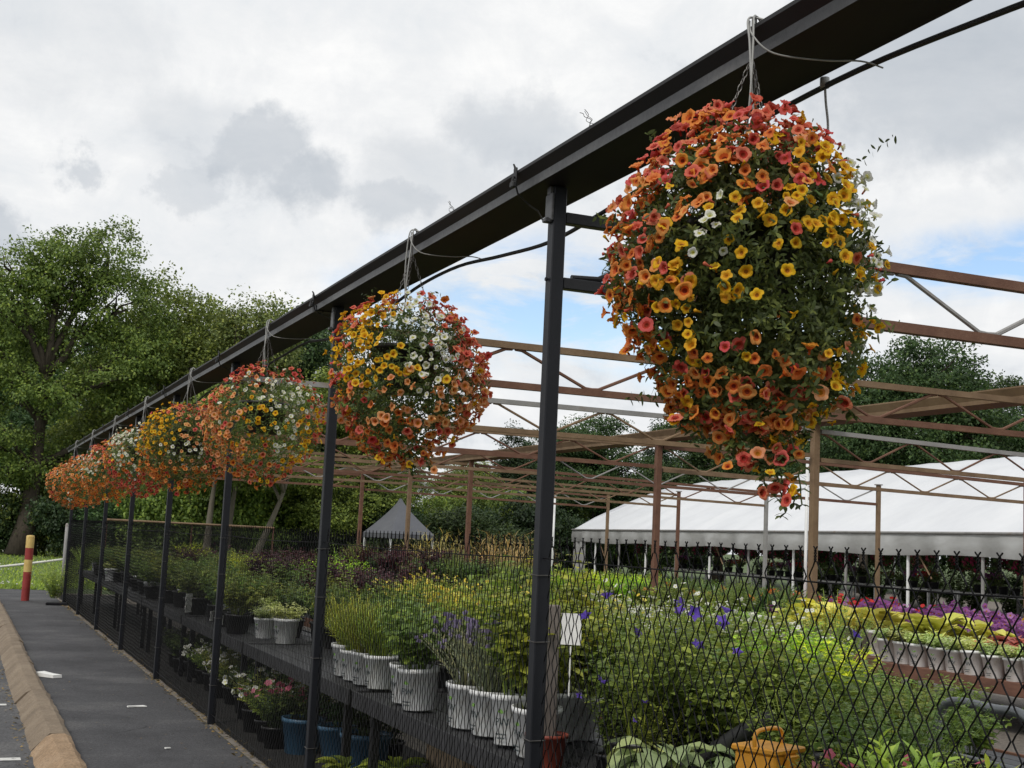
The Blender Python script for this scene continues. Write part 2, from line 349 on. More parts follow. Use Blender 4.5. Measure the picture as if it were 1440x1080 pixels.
def petunia(n=25, seed=0, ruff=.05, cup=.1, hi=True):
    """five lobed trumpet, radius 1, facing +z; material 0 petal, 1 throat, 2 heart; every seed has its own lobes, notches, cupping"""
    r_ = np.random.default_rng(seed); V = []; q = []; qm = []
    th = np.arange(n)*2*PI/n
    lobes = r_.uniform(.86, 1.1, 5); droop = r_.normal(0, .16, 5)
    k = (th/(2*PI)*5); a = np.floor(k).astype(int) % 5
    notch = np.abs(np.sin(2.5*th))**6 if False else np.abs(np.cos(PI*(k-np.floor(k))))**5
    lob = lobes[a]*(1-notch)+lobes.mean()*.86*notch
    dr = droop[a]*(1-notch)
    rings = [(.12, -.75, 0), (.15, -.22, 0), (.28, -.08, 0), (.52, .02+cup*.4, .5), (.78, .05+cup, 1), (1.0, .02+cup*.9, 1)]
    for r, z, l in rings:
        rr = r*(1+(lob-1)*l)
        zz = z+(ruff*np.sin(5*th*2+r_.uniform(0, 6))+dr*r)*(r > .5)+r_.normal(0, .02, n)*(r > .7)
        V.append(np.stack([rr*np.cos(th), rr*np.sin(th), zz], 1))
    V = np.concatenate(V)
    for i in range(len(rings)-1):
        for j in range(n):
            j2 = (j+1) % n; q.append([i*n+j, i*n+j2, (i+1)*n+j2, (i+1)*n+j]); qm.append((2, 1, 2, 0, 0)[i])
    V = np.concatenate([V, [[0, 0, -.2]]]); c = len(V)-1
    t = [[c, n+(j+1) % n, n+j] for j in range(n)]
    return V, np.array(q), np.array(t), np.array(qm), np.full(n, 1)

def small_flower(n=10):
    th = np.arange(n)*2*PI/n; lob = 1+.12*np.cos(5*th)
    V = np.concatenate([np.stack([.3*np.cos(th), .3*np.sin(th), -.12+0*th], 1), np.stack([lob*np.cos(th), lob*np.sin(th), .08+0*th], 1), [[0, 0, -.25]]])
    q = np.array([[j, (j+1) % n, n+(j+1) % n, n+j] for j in range(n)]); t = np.array([[2*n, (j+1) % n, j] for j in range(n)])
    return V, q, t, np.zeros(n, int), np.full(n, 1)

def bell(n=10):
    th = np.arange(n)*2*PI/n; lob = 1+.28*np.cos(5*th)
    V = np.concatenate([np.stack([.25*np.cos(th), .25*np.sin(th), -.7+0*th], 1), np.stack([.6*np.cos(th), .6*np.sin(th), -.25+0*th], 1), np.stack([1.1*lob*np.cos(th), 1.1*lob*np.sin(th), .1+0*th], 1)])
    q = np.array([[i*n+j, i*n+(j+1) % n, (i+1)*n+(j+1) % n, (i+1)*n+j] for i in range(2) for j in range(n)])
    return V, q, np.zeros((0, 3), int), np.zeros(len(q), int), np.zeros(0, int)

def tuft():
    """tiny petal puff: three crossed quads"""
    V = []; q = []
    for k in range(3):
        a = k*PI/3; c, s_ = math.cos(a), math.sin(a)
        V += [(-c, -s_, -.3), (c, s_, -.3), (.8*c, .8*s_, .8), (-.8*c, -.8*s_, .8)]; q.append([4*k, 4*k+1, 4*k+2, 4*k+3])
    return np.array(V, float), np.array(q), np.zeros((0, 3), int), np.zeros(3, int), np.zeros(0, int)

PET = [petunia(25, i, (.04, .08, .06, .12, .05, .10)[i], (.1, .02, .22, -.08, .5, .3)[i]) for i in range(6)]
PETS = [petunia(10, 9+i, .04, (.1, .3, -.05)[i]) for i in range(3)]
SMALL = small_flower(); BELL = bell(); TUFT = tuft()

# ------------------------------------------------------------------ scene objects
def obj(name, me, parent=None, loc=None, label=None, cat=None, group=None, kind=None):
    o = bpy.data.objects.new(name, me); COL.objects.link(o)
    if parent is not None: o.parent = parent
    if loc is not None: o.location = loc
    tag(o, label, cat, group, kind)
    return o

def tag(o, label=None, cat=None, group=None, kind=None):
    if label: o['label'] = label
    if cat: o['category'] = cat
    if group: o['group'] = group
    if kind: o['kind'] = kind
    return o

def copy_tree(o, loc=None, rz=None, sc=None, label=None, group=None):
    r = o.copy(); COL.objects.link(r)
    if loc is not None: r.location = loc
    if rz is not None: r.rotation_euler = (0, 0, rz)
    if sc is not None: r.scale = (sc, sc, sc) if np.isscalar(sc) else sc
    if label: r['label'] = label
    if group: r['group'] = group
    for ch in o.children:
        c = ch.copy(); COL.objects.link(c); c.parent = r
        for g_ in ch.children:
            d = g_.copy(); COL.objects.link(d); d.parent = c
    return r

ORD = ['first', 'second', 'third', 'fourth', 'fifth', 'sixth', 'seventh', 'eighth', 'ninth', 'tenth', 'eleventh', 'twelfth']

# ------------------------------------------------------------------ world and sun
w = bpy.data.worlds.new('World'); SC.world = w; w.use_nodes = True
nt = w.node_tree; nt.nodes.clear()
wo = nt.nodes.new('ShaderNodeOutputWorld'); bg = nt.nodes.new('ShaderNodeBackground')
STR = .10; bg.inputs['Strength'].default_value = STR
SUN_EL, SUN_AZ = math.radians(50), math.radians(-125)     # azimuth clockwise from +Y
sky = nt.nodes.new('ShaderNodeTexSky'); sky.sky_type = 'NISHITA'; sky.sun_disc = False
sky.sun_elevation = SUN_EL; sky.sun_rotation = SUN_AZ; sky.air_density = 1.0; sky.dust_density = .8; sky.ozone_density = 1.2
tc = nt.nodes.new('ShaderNodeTexCoord'); DIR = tc.outputs['Generated']
def mth(op, a, b=None, c=None, clamp=False):
    n = nt.nodes.new('ShaderNodeMath'); n.operation = op; n.use_clamp = clamp
    for i, x in enumerate((a, b, c)):
        if x is None: continue
        if isinstance(x, (int, float)): n.inputs[i].default_value = x
        else: nt.links.new(x, n.inputs[i])
    return n.outputs[0]
sx = nt.nodes.new('ShaderNodeSeparateXYZ'); nt.links.new(DIR, sx.inputs[0])
zz = mth('ADD', mth('MAXIMUM', sx.outputs[2], 0.0), .16)
cx = nt.nodes.new('ShaderNodeCombineXYZ')
nt.links.new(mth('DIVIDE', sx.outputs[0], zz), cx.inputs[0]); nt.links.new(mth('DIVIDE', sx.outputs[1], zz), cx.inputs[1])
def wnoise(vec, scale, detail, rough, off=(0, 0, 0), dist=0.):
    mp = nt.nodes.new('ShaderNodeMapping'); mp.inputs['Location'].default_value = off; nt.links.new(vec, mp.inputs[0])
    n = nt.nodes.new('ShaderNodeTexNoise'); n.inputs['Scale'].default_value = scale; n.inputs['Detail'].default_value = detail
    n.inputs['Roughness'].default_value = rough; n.inputs['Distortion'].default_value = dist
    nt.links.new(mp.outputs[0], n.inputs['Vector']); return n.outputs['Fac']
def wramp(fac, stops):
    r = nt.nodes.new('ShaderNodeValToRGB'); cr = r.color_ramp
    while len(cr.elements) < len(stops): cr.elements.new(.5)
    for e, (p, c) in zip(cr.elements, stops): e.position = p; e.color = (*c, 1)
    nt.links.new(fac, r.inputs[0]); return r.outputs[0]
PL = cx.outputs[0]
n1a = wnoise(PL, 1.5, 10, .62, (3.1, 1.7, 0), .35)
n1b = wnoise(DIR, 17.0, 9, .66, (.3, .9, .1), .4)
n1 = mth('ADD', mth('MULTIPLY', n1a, .62), mth('MULTIPLY', n1b, .38))
n2 = wnoise(PL, 2.6, 8, .6, (7.3, 2.2, 0), .2)
nw = wnoise(DIR, 13.0, 8, .62, (1.3, .2, .7), .0)
def blob(u, v, r, soft=.35, wob=.16, sq=1.0):
    D = ray(u, v)
    vm = nt.nodes.new('ShaderNodeVectorMath'); vm.operation = 'SUBTRACT'; vm.inputs[1].default_value = tuple(D); nt.links.new(DIR, vm.inputs[0])
    sc = nt.nodes.new('ShaderNodeVectorMath'); sc.operation = 'MULTIPLY'; sc.inputs[1].default_value = (1, 1, sq); nt.links.new(vm.outputs[0], sc.inputs[0])
    ln = nt.nodes.new('ShaderNodeVectorMath'); ln.operation = 'LENGTH'; nt.links.new(sc.outputs[0], ln.inputs[0])
    d = mth('ADD', ln.outputs['Value'], mth('MULTIPLY', mth('SUBTRACT', nw, .5), wob))
    n = nt.nodes.new('ShaderNodeMapRange'); n.interpolation_type = 'SMOOTHSTEP'
    nt.links.new(d, n.inputs[0]); n.inputs[1].default_value = r; n.inputs[2].default_value = r*soft; n.inputs[3].default_value = 0; n.inputs[4].default_value = 1
    return n.outputs[0]
lum = wramp(n1, [(.36, (.56, .585, .62)), (.45, (.685, .705, .725)), (.53, (.735, .745, .755)), (.64, (.83, .83, .825))])
dk = None
for (u, v, r, sq, a) in ((385, 205, .060, 1.5, .85), (445, 240, .065, 1.8, .9), (530, 275, .055, 2.0, .75), (300, 190, .09, 2.2, .35), (600, 250, .10, 2.2, .4), (700, 190, .070, 1.5, .6), (1330, 95, .15, 1.6, 1.0), (1240, 60, .10, 1.5, .8), (1420, 60, .10, 1.5, .9), (40, 20, .12, 1.5, .3), (-20, 330, .045, 1.4, .8), (85, 235, .030, 1.4, .7), (250, 270, .03, 1.4, .5), (1400, 240, .05, 2, .4)):
    b = mth('MULTIPLY', blob(u, v, r, .45, .17, sq), a)
    dk = b if dk is None else mth('MAXIMUM', dk, b)
dkm = mth('MULTIPLY', dk, mth('MULTIPLY_ADD', n2, .9, .30), clamp=True)
mixd = nt.nodes.new('ShaderNodeMix'); mixd.data_type = 'RGBA'; nt.links.new(dkm, mixd.inputs[0]); nt.links.new(lum, mixd.inputs[6])
mixd.inputs[7].default_value = (.385, .425, .475, 1)
bl = None
for (u, v, r, sq, a) in ((770, 430, .17, 2.4, 1.0), (1420, 370, .12, 3.2, 1.0), (640, 370, .08, 2.5, .7), (1000, 480, .14, 2.6, .9), (560, 420, .08, 2.6, .6)):
    b = mth('MULTIPLY', blob(u, v, r, .25, .10, sq), a)
    bl = b if bl is None else mth('MAXIMUM', bl, b)
n3 = wnoise(PL, 3.2, 8, .62, (1.9, 5.2, 0), .4)
gap = nt.nodes.new('ShaderNodeMapRange'); nt.links.new(n3, gap.inputs[0]); gap.inputs[1].default_value = .38; gap.inputs[2].default_value = .56
blm = mth('MULTIPLY', bl, gap.outputs[0], clamp=True)
vs = nt.nodes.new('ShaderNodeVectorMath'); vs.operation = 'SCALE'; vs.inputs['Scale'].default_value = 1/STR*.95
nt.links.new(mixd.outputs[2], vs.inputs[0])
fin = nt.nodes.new('ShaderNodeMix'); fin.data_type = 'RGBA'
nt.links.new(blm, fin.inputs[0]); nt.links.new(vs.outputs[0], fin.inputs[6]); vk = nt.nodes.new('ShaderNodeVectorMath'); vk.operation = 'SCALE'; vk.inputs['Scale'].default_value = 1.35; nt.links.new(sky.outputs[0], vk.inputs[0]); nt.links.new(vk.outputs[0], fin.inputs[7])
nt.links.new(fin.outputs[2], bg.inputs['Color']); nt.links.new(bg.outputs[0], wo.inputs[0])

sl = bpy.data.lights.new('sun', 'SUN'); sl.energy = 1.5; sl.angle = math.radians(12); sl.color = (1, .95, .87)
so = bpy.data.objects.new('sun', sl); COL.objects.link(so)
sd = Vector((math.sin(SUN_AZ)*math.cos(SUN_EL), math.cos(SUN_AZ)*math.cos(SUN_EL), math.sin(SUN_EL)))
so.rotation_euler = sd.to_track_quat('Z', 'Y').to_euler(); so.location = (0, 0, 30)

SC.view_settings.view_transform = 'Standard'; SC.view_settings.look = 'None'
SC.view_settings.exposure = 0.34; SC.view_settings.gamma = 1; SC.view_settings.use_curve_mapping = False
SC.render.engine = 'CYCLES'
SC.cycles.max_bounces = 6; SC.cycles.diffuse_bounces = 3; SC.cycles.glossy_bounces = 2; SC.cycles.transmission_bounces = 4; SC.cycles.transparent_max_bounces = 8
SC.cycles.use_denoising = True
try: SC.cycles.denoiser = 'OPENIMAGEDENOISE'
except Exception: pass

# ------------------------------------------------------------------ ground
def sheet(name, x0, x1, y0, y1, z, mat, nx=1, ny=1):
    xs = np.linspace(x0, x1, nx+1); ys = np.linspace(y0, y1, ny+1)
    X, Y = np.meshgrid(xs, ys, indexing='ij'); v = np.stack([X, Y, np.full_like(X, z)], -1).reshape(-1, 3)
    i, j = np.meshgrid(np.arange(nx), np.arange(ny), indexing='ij'); a = i*(ny+1)+j
    q = np.stack([a, a+ny+1, a+ny+2, a+1], -1).reshape(-1, 4)
    return obj(name, G().add(v, q).mesh(name, mat), kind='structure')
sheet('ground', -900, 900, -900, 900, 0, 'grass_base')
sheet('pavement', -1.26, .0, -6, 32.4, .004, 'asphalt')
sheet('parking_lot', -30, -1.262, -6, 32.0, .005, 'asphalt_lot')
sheet('nursery_floor', .002, 40, -6, 31.0, .006, 'gravel')

MT['bench_shade'] = surf('dark_bench_shade', [(.3, (.012, .012, .012)), (.7, (.03, .028, .026))], 6, 6, rough=.95)  # near-black colour stands in for the shade under the fence benches
sheet('bench_shade_sheet', .06, 1.3, -2, 30.5, .010, 'bench_shade')  # dark sheet added over the gravel as painted shade

# kerb in cast lengths
def kerb_piece(y0, y1, mat, name, dx=0.0, h=.13):
    # subdivided along its length with chipped edges
    n = max(2, int((y1-y0)/.12)); ys = np.linspace(y0, y1, n)
    prof = np.array([(-1.43, .0), (-1.335, h*.82), (-1.30, h), (-1.205, h), (-1.165, h*.8), (-1.14, .0)]); k = len(prof)
    v = np.zeros((n, k, 3))
    for i in range(n):
        jit = rng.normal(0, .004, (k, 2)); jit[[0, -1]] *= [1, 0]
        v[i, :, 0] = prof[:, 0]+dx+jit[:, 0]; v[i, :, 1] = ys[i]; v[i, :, 2] = prof[:, 1]+jit[:, 1]*.6
    i, j = np.meshgrid(np.arange(n-1), np.arange(k-1), indexing='ij'); a = i*k+j
    q = np.stack([a, a+k, a+k+1, a+1], -1).reshape(-1, 4)
    g = G().add(v.reshape(-1, 3), q)
    for e, f in ((0, 1), (n-1, -1)):
        c = v[e].mean(0)[None]; g.add(np.concatenate([v[e], c]), None, [[k, x, x+1] if f > 0 else [k, x+1, x] for x in range(k-1)])
    return g
g = kerb_piece(2.0, 9.86, 'kerb_new', 'kerb')
obj('kerb', g.mesh('kerb', 'kerb_new'), kind='structure')
g = G()
ed = [9.90, 12.4, 14.9, 17.4, 19.9, 22.4, 24.9, 27.4]
for a, b in zip(ed[:-1], ed[1:]):
    p = kerb_piece(a, b-.015, 'kerb', 'kerb', dx=rng.normal(0, .006), h=.125)
    for vv in p.v: pass
    off = g.n
    g.v += p.v; g.q += [x+off for x in p.q]; g.t += [x+off for x in p.t]; g.qm += p.qm; g.tm += p.tm; g.n += p.n
obj('kerb', g.mesh('kerb_far', 'kerb'), kind='structure')
# parking stripes: worn painted lines on the lot
for y in (9.56, 12.31, 14.95):
    n = 14; xs = np.linspace(-6.0, -1.5, n); v = []
    for x in xs:
        j = rng.normal(0, .006, 2); v += [(x, y-.05+j[0]+(x+1.4)*.02, .010), (x, y+.05+j[1]+(x+1.4)*.02, .010)]
    q = [[2*i, 2*i+2, 2*i+3, 2*i+1] for i in range(n-1)]
    obj('road_marking', G().add(v, q).mesh('road_marking', 'line'), kind='structure')

def crack(x, y, dx, dy, n, wd):
    P = [np.array([x, y])]; d = np.array([dx, dy], float)
    for _ in range(n): d = d+rng.normal(0, .35, 2)*np.hypot(dx, dy); d = d/np.linalg.norm(d)*np.hypot(dx, dy); P.append(P[-1]+d)
    v = []
    for i, p in enumerate(P):
        w_ = wd*(1-abs(2*i/n-1)*.7)*rng.uniform(.5, 1.3); nn = np.array([-d[1], d[0]])/np.linalg.norm(d)
        v += [(*(p-nn*w_), .0085), (*(p+nn*w_), .0085)]
    obj('pavement_crack', G().add(v, [[2*i, 2*i+2, 2*i+3, 2*i+1] for i in range(n)]).mesh('pavement_crack', 'rubber'), kind='structure')
for a in ((-1.1, 10.6, .06, .012, 16, .005), (-.95, 13.4, .05, .05, 20, .006), (-1.1, 17.5, .07, .0, 15, .008), (-.6, 11.2, .02, .09, 22, .004), (-1.9, 10.9, .05, .03, 9, .006), (-2.4, 13.1, .06, .02, 14, .008)): crack(*a)
# litter and leaf debris
def paper(name, x, y, pts, label, h=.02, rz=0.):
    k = len(pts); P = np.array(pts); v = [(a, b, .002) for a, b in P]+[(a*.97, b*.97, h+rng.normal(0, h*.2)) for a, b in P]
    c = P.mean(0); v += [(c[0], c[1], h*1.1)]
    q = [[i, (i+1) % k, k+(i+1) % k, k+i] for i in range(k)]; t = [[2*k, k+i, k+(i+1) % k] for i in range(k)]
    o = obj(name, G().add(v, q, t).mesh(name, 'card'), None, (x, y, .006), label, 'litter'); o.rotation_euler.z = rz
paper('foam_tray', -1.03, 14.5, [(-.16, -.06), (-.05, -.075), (.15, -.05), (.16, .05), (0, .07), (-.15, .06)], 'white foam tray lying on the pavement beside the kerb', .035, -1.0)
paper('paper_scrap', -.44, 12.15, [(-.08, -.03), (0, -.015), (.09, -.03), (.07, .02), (0, .01), (-.07, .03)], 'torn white paper scrap in the middle of the dark pavement', .012, .2)
paper('paper_scrap', -.49, 9.9, [(-.022, -.012), (.02, -.014), (.024, .01), (-.018, .013)], 'small white paper fleck on the pavement nearest the camera', .008, .5)
# weeds and dry leaf litter along the fence foot and kerb foot
MT['dry'] = leaf_mat('dry_leaf', (.075, .06, .035), .4, .2)
g = G(); n = 1700
yy = rng.uniform(5, 28, n); xx = np.where(rng.random(n) < .8, rng.normal(.04, .05, n), rng.normal(-1.46, .03, n))
P = np.stack([xx, yy, np.full(n, .008)], 1); D = unit(np.stack([rng.normal(0, 1, n), rng.normal(0, 1, n), rng.uniform(.05, .5, n)], 1))
strips(g, P, D, np.tile([0, 0, 1.], (n, 1))+rng.normal(0, .3, (n, 3)), rng.uniform(.02, .05, n), rng.uniform(.006, .014, n), KITE, .3)
obj('leaf_litter', g.mesh('leaf_litter', 'dry'), kind='stuff', label='dry leaves and debris gathered along the fence foot and kerb', cat='leaf litter')
g = G(); n = 160
yy = rng.uniform(8.5, 20, n); xx = rng.uniform(-1.1, .0, n)
V = np.stack([xx, yy, np.full(n, .009)], 1)
strips(g, V, np.stack([rng.normal(0, 1, n), rng.normal(0, 1, n), np.full(n, .1)], 1), np.tile([0, 0, 1.], (n, 1)), rng.uniform(.01, .03, n), rng.uniform(.004, .01, n), KITE, .1)
obj('leaf_litter', g.mesh('litter_flecks', 'dry'), kind='stuff', label='pale dry flecks scattered over the dark pavement', cat='leaf litter')

# grass of the lawn beyond the pavement
g = G(); n = 42000
yy = 32.2+40*rng.random(n)**1.7; xx = rng.uniform(-1, 1, n)*(4+.25*yy)-1.5
keep = (xx < .0) | (yy > 33); xx = xx[keep]; yy = yy[keep]; n = len(xx)
P = np.stack([xx, yy, np.zeros(n)], 1); D = unit(np.stack([rng.normal(0, .5, n), rng.normal(0, .5, n), np.ones(n)], 1))
strips(g, P, D, rng.normal(0, 1, (n, 3)), rng.uniform(.06, .14, n), rng.uniform(.008, .02, n), [(0, 1), (.6, .8), (1, .1)], .3)
obj('grass', g.mesh('grass', leaf_mat('lawn_blade', (.13, .175, .042), .35, .35, clump=.2, cscale=.3)), kind='stuff', label='mown green lawn beyond the end of the pavement', cat='grass')
g = G(); n = 900
yy = 32.3+22*rng.random(n)**1.5; xx = rng.uniform(-9, .3, n)
cl = rng.integers(0, 30, n); cxs = rng.uniform(-9, .3, 30); cys = 32.3+20*rng.random(30)**1.5
xx = cxs[cl]+rng.normal(0, .8, n); yy = np.maximum(32.3, cys[cl]+rng.normal(0, .5, n)); k = xx < .3
stamp(g, TUFT, np.stack([xx, yy, np.full(n, .12)], 1)[k], np.tile([0, 0, 1.], (k.sum(), 1)), .022)
obj('clover_flowers', g.mesh('clover', 'p_white'), kind='stuff', label='white clover heads dotted over the lawn', cat='clover')

# ------------------------------------------------------------------ gutters
def gutter(name, x0, z0, wd, y0, y1, mats, label, hgt=.075, joints=True):
    r = bpy.data.objects.new(name, None); COL.objects.link(r); r.location = (x0, y0, z0); tag(r, label, 'gutter')
    L = y1-y0
    # profile anticlockwise seen from -y: open trough with rolled outer lip
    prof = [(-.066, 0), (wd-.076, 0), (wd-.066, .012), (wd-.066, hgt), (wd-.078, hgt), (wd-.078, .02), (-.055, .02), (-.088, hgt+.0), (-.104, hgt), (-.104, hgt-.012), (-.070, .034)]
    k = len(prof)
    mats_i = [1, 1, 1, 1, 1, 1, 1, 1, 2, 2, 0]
    g = G(); ny = 60; ys = np.linspace(0, L, ny+1)
    P = np.array(prof); v = np.zeros((ny+1, k, 3)); v[:, :, 0] = P[:, 0]; v[:, :, 2] = P[:, 1]; v[:, :, 1] = ys[:, None]
    wob = np.cumsum(rng.normal(0, .0009, ny+1)); wob -= np.linspace(wob[0], wob[-1], ny+1)
    v[:, :, 2] += wob[:, None]; v[:, :, 0] += np.roll(wob, 9)[:, None]*.7
    i, j = np.meshgrid(np.arange(ny), np.arange(k), indexing='ij'); j2 = (j+1) % k
    q = np.stack([i*k+j, i*k+j2, (i+1)*k+j2, (i+1)*k+j], -1).reshape(-1, 4)
    g.add(v.reshape(-1, 3), q, None, np.array(mats_i)[j.ravel()])
    obj('trough', g.mesh('trough', mats), r)
    return r
gt = gutter('gutter', 0, HG, .256, -3.0, 28.3, ['gutter_strip', 'gutter_under', 'gutter_lip'], 'long black metal gutter carrying the flower baskets along the fence top')
for k in range(5):
    y = 1.9+6.49*k+3.0-.35
    g = G(); g.prism_y([(-.0665, -.0025), (.183, -.0025), (.183, -.0005), (-.0665, -.0005)], y, y+.09); g.prism_y([(-.0725, .034), (-.0685, -.0025), (-.0665, -.0025), (-.0705, .034)], y, y+.09)
    for q_ in (.02, .07):
        for x_ in (-.02, .06, .14): g.tube([(x_, y+q_, -.0025), (x_, y+q_, -.008)], .006, 6)
    obj('joint_sleeve', g.mesh('joint_sleeve', 'gutter_lip'), gt)
for k in range(9):
    yk = Y1+S*(k-1)
    g = G(); y = yk+.15+3.0
    g.box((-.112, y-.015, .03), (-.104, y+.015, .09), 0, bev=.003)
    g.tube([(-.108, y, .088), (-.113, y+.01, .105), (-.10, y+.03, .10), (-.09, y+.05, .088)], .004, 6)
    g.tube([(-.112, y, .05), (-.125, y-.02, .045), (-.13, y-.02, .02)], .005, 6)
    g.box((-.135, y-.04, .0), (-.115, y-.005, .025), 0, bev=.004)
    g.tube([(-.112, y, .04), (-.09, y+.01, -.01), (-.02, y+.06, -.035), (.06, y+.15, -.03), (.15, y+.3, -.025)], .004, 6)
    obj('cable_clip', g.mesh('cable_clip', 'rubber'), gt)
gutter('gutter', 5.9, 2.94, .30, 2.0, 31, ['rust_b', 'rust_a', 'rust_b'], 'rusty brown gutter running parallel to the fence over the middle row of posts', .11)

# hose along the inner edge of the gutter underside
pts = []
for k in range(-1, 9):
    y0 = Y1+S*(k-1)
    for f, dz in ((0, -.075), (.15, -.10), (.32, -.06), (.5, -.012), (.68, -.018), (.85, -.05)):
        pts.append((.205+rng.normal(0, .006), y0+f*S, HG+dz+rng.normal(0, .004)))
def smooth_path(pts, n=6):
    P = np.array(pts, float); out = []
    for i in range(len(P)-1):
        p0, p1, p2, p3 = P[max(i-1, 0)], P[i], P[i+1], P[min(i+2, len(P)-1)]
        for t in np.linspace(0, 1, n, endpoint=False):
            out.append(.5*((2*p1)+(-p0+p2)*t+(2*p0-5*p1+4*p2-p3)*t*t+(-p0+3*p1-3*p2+p3)*t**3))
    out.append(P[-1]); return np.array(out)
hose = obj('irrigation_hose', G().tube(smooth_path(pts, 5), .009, 8).mesh('hose', 'rubber', True), None, None, 'black irrigation hose sagging along the underside of the gutter', 'hose')

# ------------------------------------------------------------------ fence posts and chain link
W = .055
def fence_post(k):
    y = Y1+S*(k-1); h = HG-.001
    near = 'nearest black square post, left of the largest flower basket' if k == 1 else (
        f'black square fence post between the {ORD[k-2]} and {ORD[k-1]} flower baskets from the near end' if k < 8 else 'black square post at the far end of the fence')
    r = bpy.data.objects.new('fence_post', None); COL.objects.link(r); r.location = (0, y, 0); tag(r, near, 'post', 'black posts along the fence')
    obj('shaft', G().box((0, 0, .004), (W, W, h), 0, bev=.004).mesh('shaft', 'black_post'), r)
    g = G(); g.box((-.012, -.004, h-.14), (-.0005, W+.004, h-.03), 0, bev=.003); g.box((-.012, W*.2, h-.031), (-.001, W*.8, h-.002), 0)
    g.box((-.03, .01, h-.145), (-.001, W-.01, h-.128), 0, bev=.003)
    obj('bracket', g.mesh('bracket', 'gutter_strip'), r)
    for z in (2.62, 2.86):
        g = G(); g.tube([(-.012, .028, z), (W+.02, .028, z)], .0035, 6); g.tube([(-.012, .028, z), (-.004, .028, z)], .008, 6); g.tube([(W+.002, .028, z), (W+.012, .028, z)], .008, 6)
        obj('bolt', g.mesh('bolt', 'black'), r)
    for z in (.32, .86, 1.22, 1.50):
        g = G(); e = .0035; zz_ = z+rng.normal(0, .01)
        g.tube([(-e, -e, zz_), (W+e, -e, zz_+.002), (W+e, W+e, zz_+.004), (-e, W+e, zz_+.002), (-e, -e, zz_)], .002, 5)
        obj('tie_wire', g.mesh('tie_wire', 'chain'), r)
    return r
for k in range(1, 9): fence_post(k)

def chain_link(L, H, z0, name):
    """interlocked zigzag wires, 72 mm diamonds; twisted barbs on top"""
    p = .033; pz = .039; nw = int(L/p); nz = int((H-z0)/pz); rad = .0017; g = G(); SUB = 3; nk = nz*SUB
    J, K = np.meshgrid(np.arange(nw), np.arange(nk+1), indexing='ij'); kk = K/SUB
    fr_ = kk % 2; tri = np.where(fr_ <= 1, 1-2*fr_, 2*fr_-3); wv = .45*tri+.55*np.cos(kk*PI)
    sg = wv*np.where(J % 2 == 0, 1, -1)
    y = (J+.5)*p+sg*p*.53; z = z0+kk*pz; x = .004*np.cos(kk*PI)*np.where(J % 2 == 0, 1, -1)
    y = y+.005*np.sin(J*.37+1)*np.sin(kk*.21)+np.repeat(rng.normal(0, .0022, (nw, 1)), nk+1, 1); z = z+.004*np.sin(J*.23)
    P = np.stack([x, y, z], -1)
    th = np.arange(4)*PI/2+PI/4
    ring = rad*np.stack([np.cos(th), np.sin(th)], -1)
    v = P[:, :, None, :]+np.stack([ring[:, 0]*1.25, ring[:, 1]*1.25, 0*th], -1)[None, None]
    a, b, c = np.meshgrid(np.arange(nw), np.arange(nk), np.arange(4), indexing='ij')
    I = lambda j, k, r: (j*(nk+1)+k)*4+r % 4
    q = np.stack([I(a, b, c), I(a, b, c+1), I(a, b+1, c+1), I(a, b+1, c)], -1).reshape(-1, 4)
    g.add(v.reshape(-1, 3), q)
    # twisted selvage barbs where two wires meet at the top row
    kt = nz; zt = z0+kt*pz
    yt = sorted(set(np.round([(j+.5)*p+(1 if (j+kt) % 2 == 0 else -1)*p*.5 for j in range(nw)], 4)))
    for yy_ in yt:
        t = np.linspace(0, 1, 9)
        for s_ in (1, -1):
            a_ = t*3.6*PI+(0 if s_ > 0 else PI)
            pts = np.stack([.0026*np.cos(a_), yy_+.0026*np.sin(a_), zt-.004+t*.028], 1)
            pts = np.concatenate([pts, [[.003*s_, yy_+s_*.012, zt+.036]]])
            g.tube(pts, .002, 4, 0, False)
    return g, zt
NB = 2
fences = {}
mesh_var = []
for i in range(NB):
    g, zt = chain_link(S-W-.004, 1.595, .03, 'mesh'); mesh_var.append(g.mesh('chain_mesh', 'wire'))
for k in range(0, 8):
    y = Y1+S*(k-1)+W+.002
    lab = 'nearest chain link panel, in front of the greenest plants under the largest basket' if k == 0 else f'black chain link panel between the {ORD[k-1]} and {ORD[k]} black posts'
    r = bpy.data.objects.new('chain_link_panel', None); COL.objects.link(r); r.location = (.03, y, 0); tag(r, lab, 'fence panel', 'chain link panels along the fence')
    obj('mesh', mesh_var[k % NB], r)
    for nm, z in (('top_wire', 1.545), ('bottom_wire', .09)):
        n = 14; tt = np.linspace(0, 1, n)
        pts = np.stack([np.full(n, -.010), tt*(S-W-.004), z-.012*4*tt*(1-tt)+rng.normal(0, .0015, n)], 1)
        obj(nm, G().tube(pts, .0024, 5).mesh(nm, 'wire'), r)

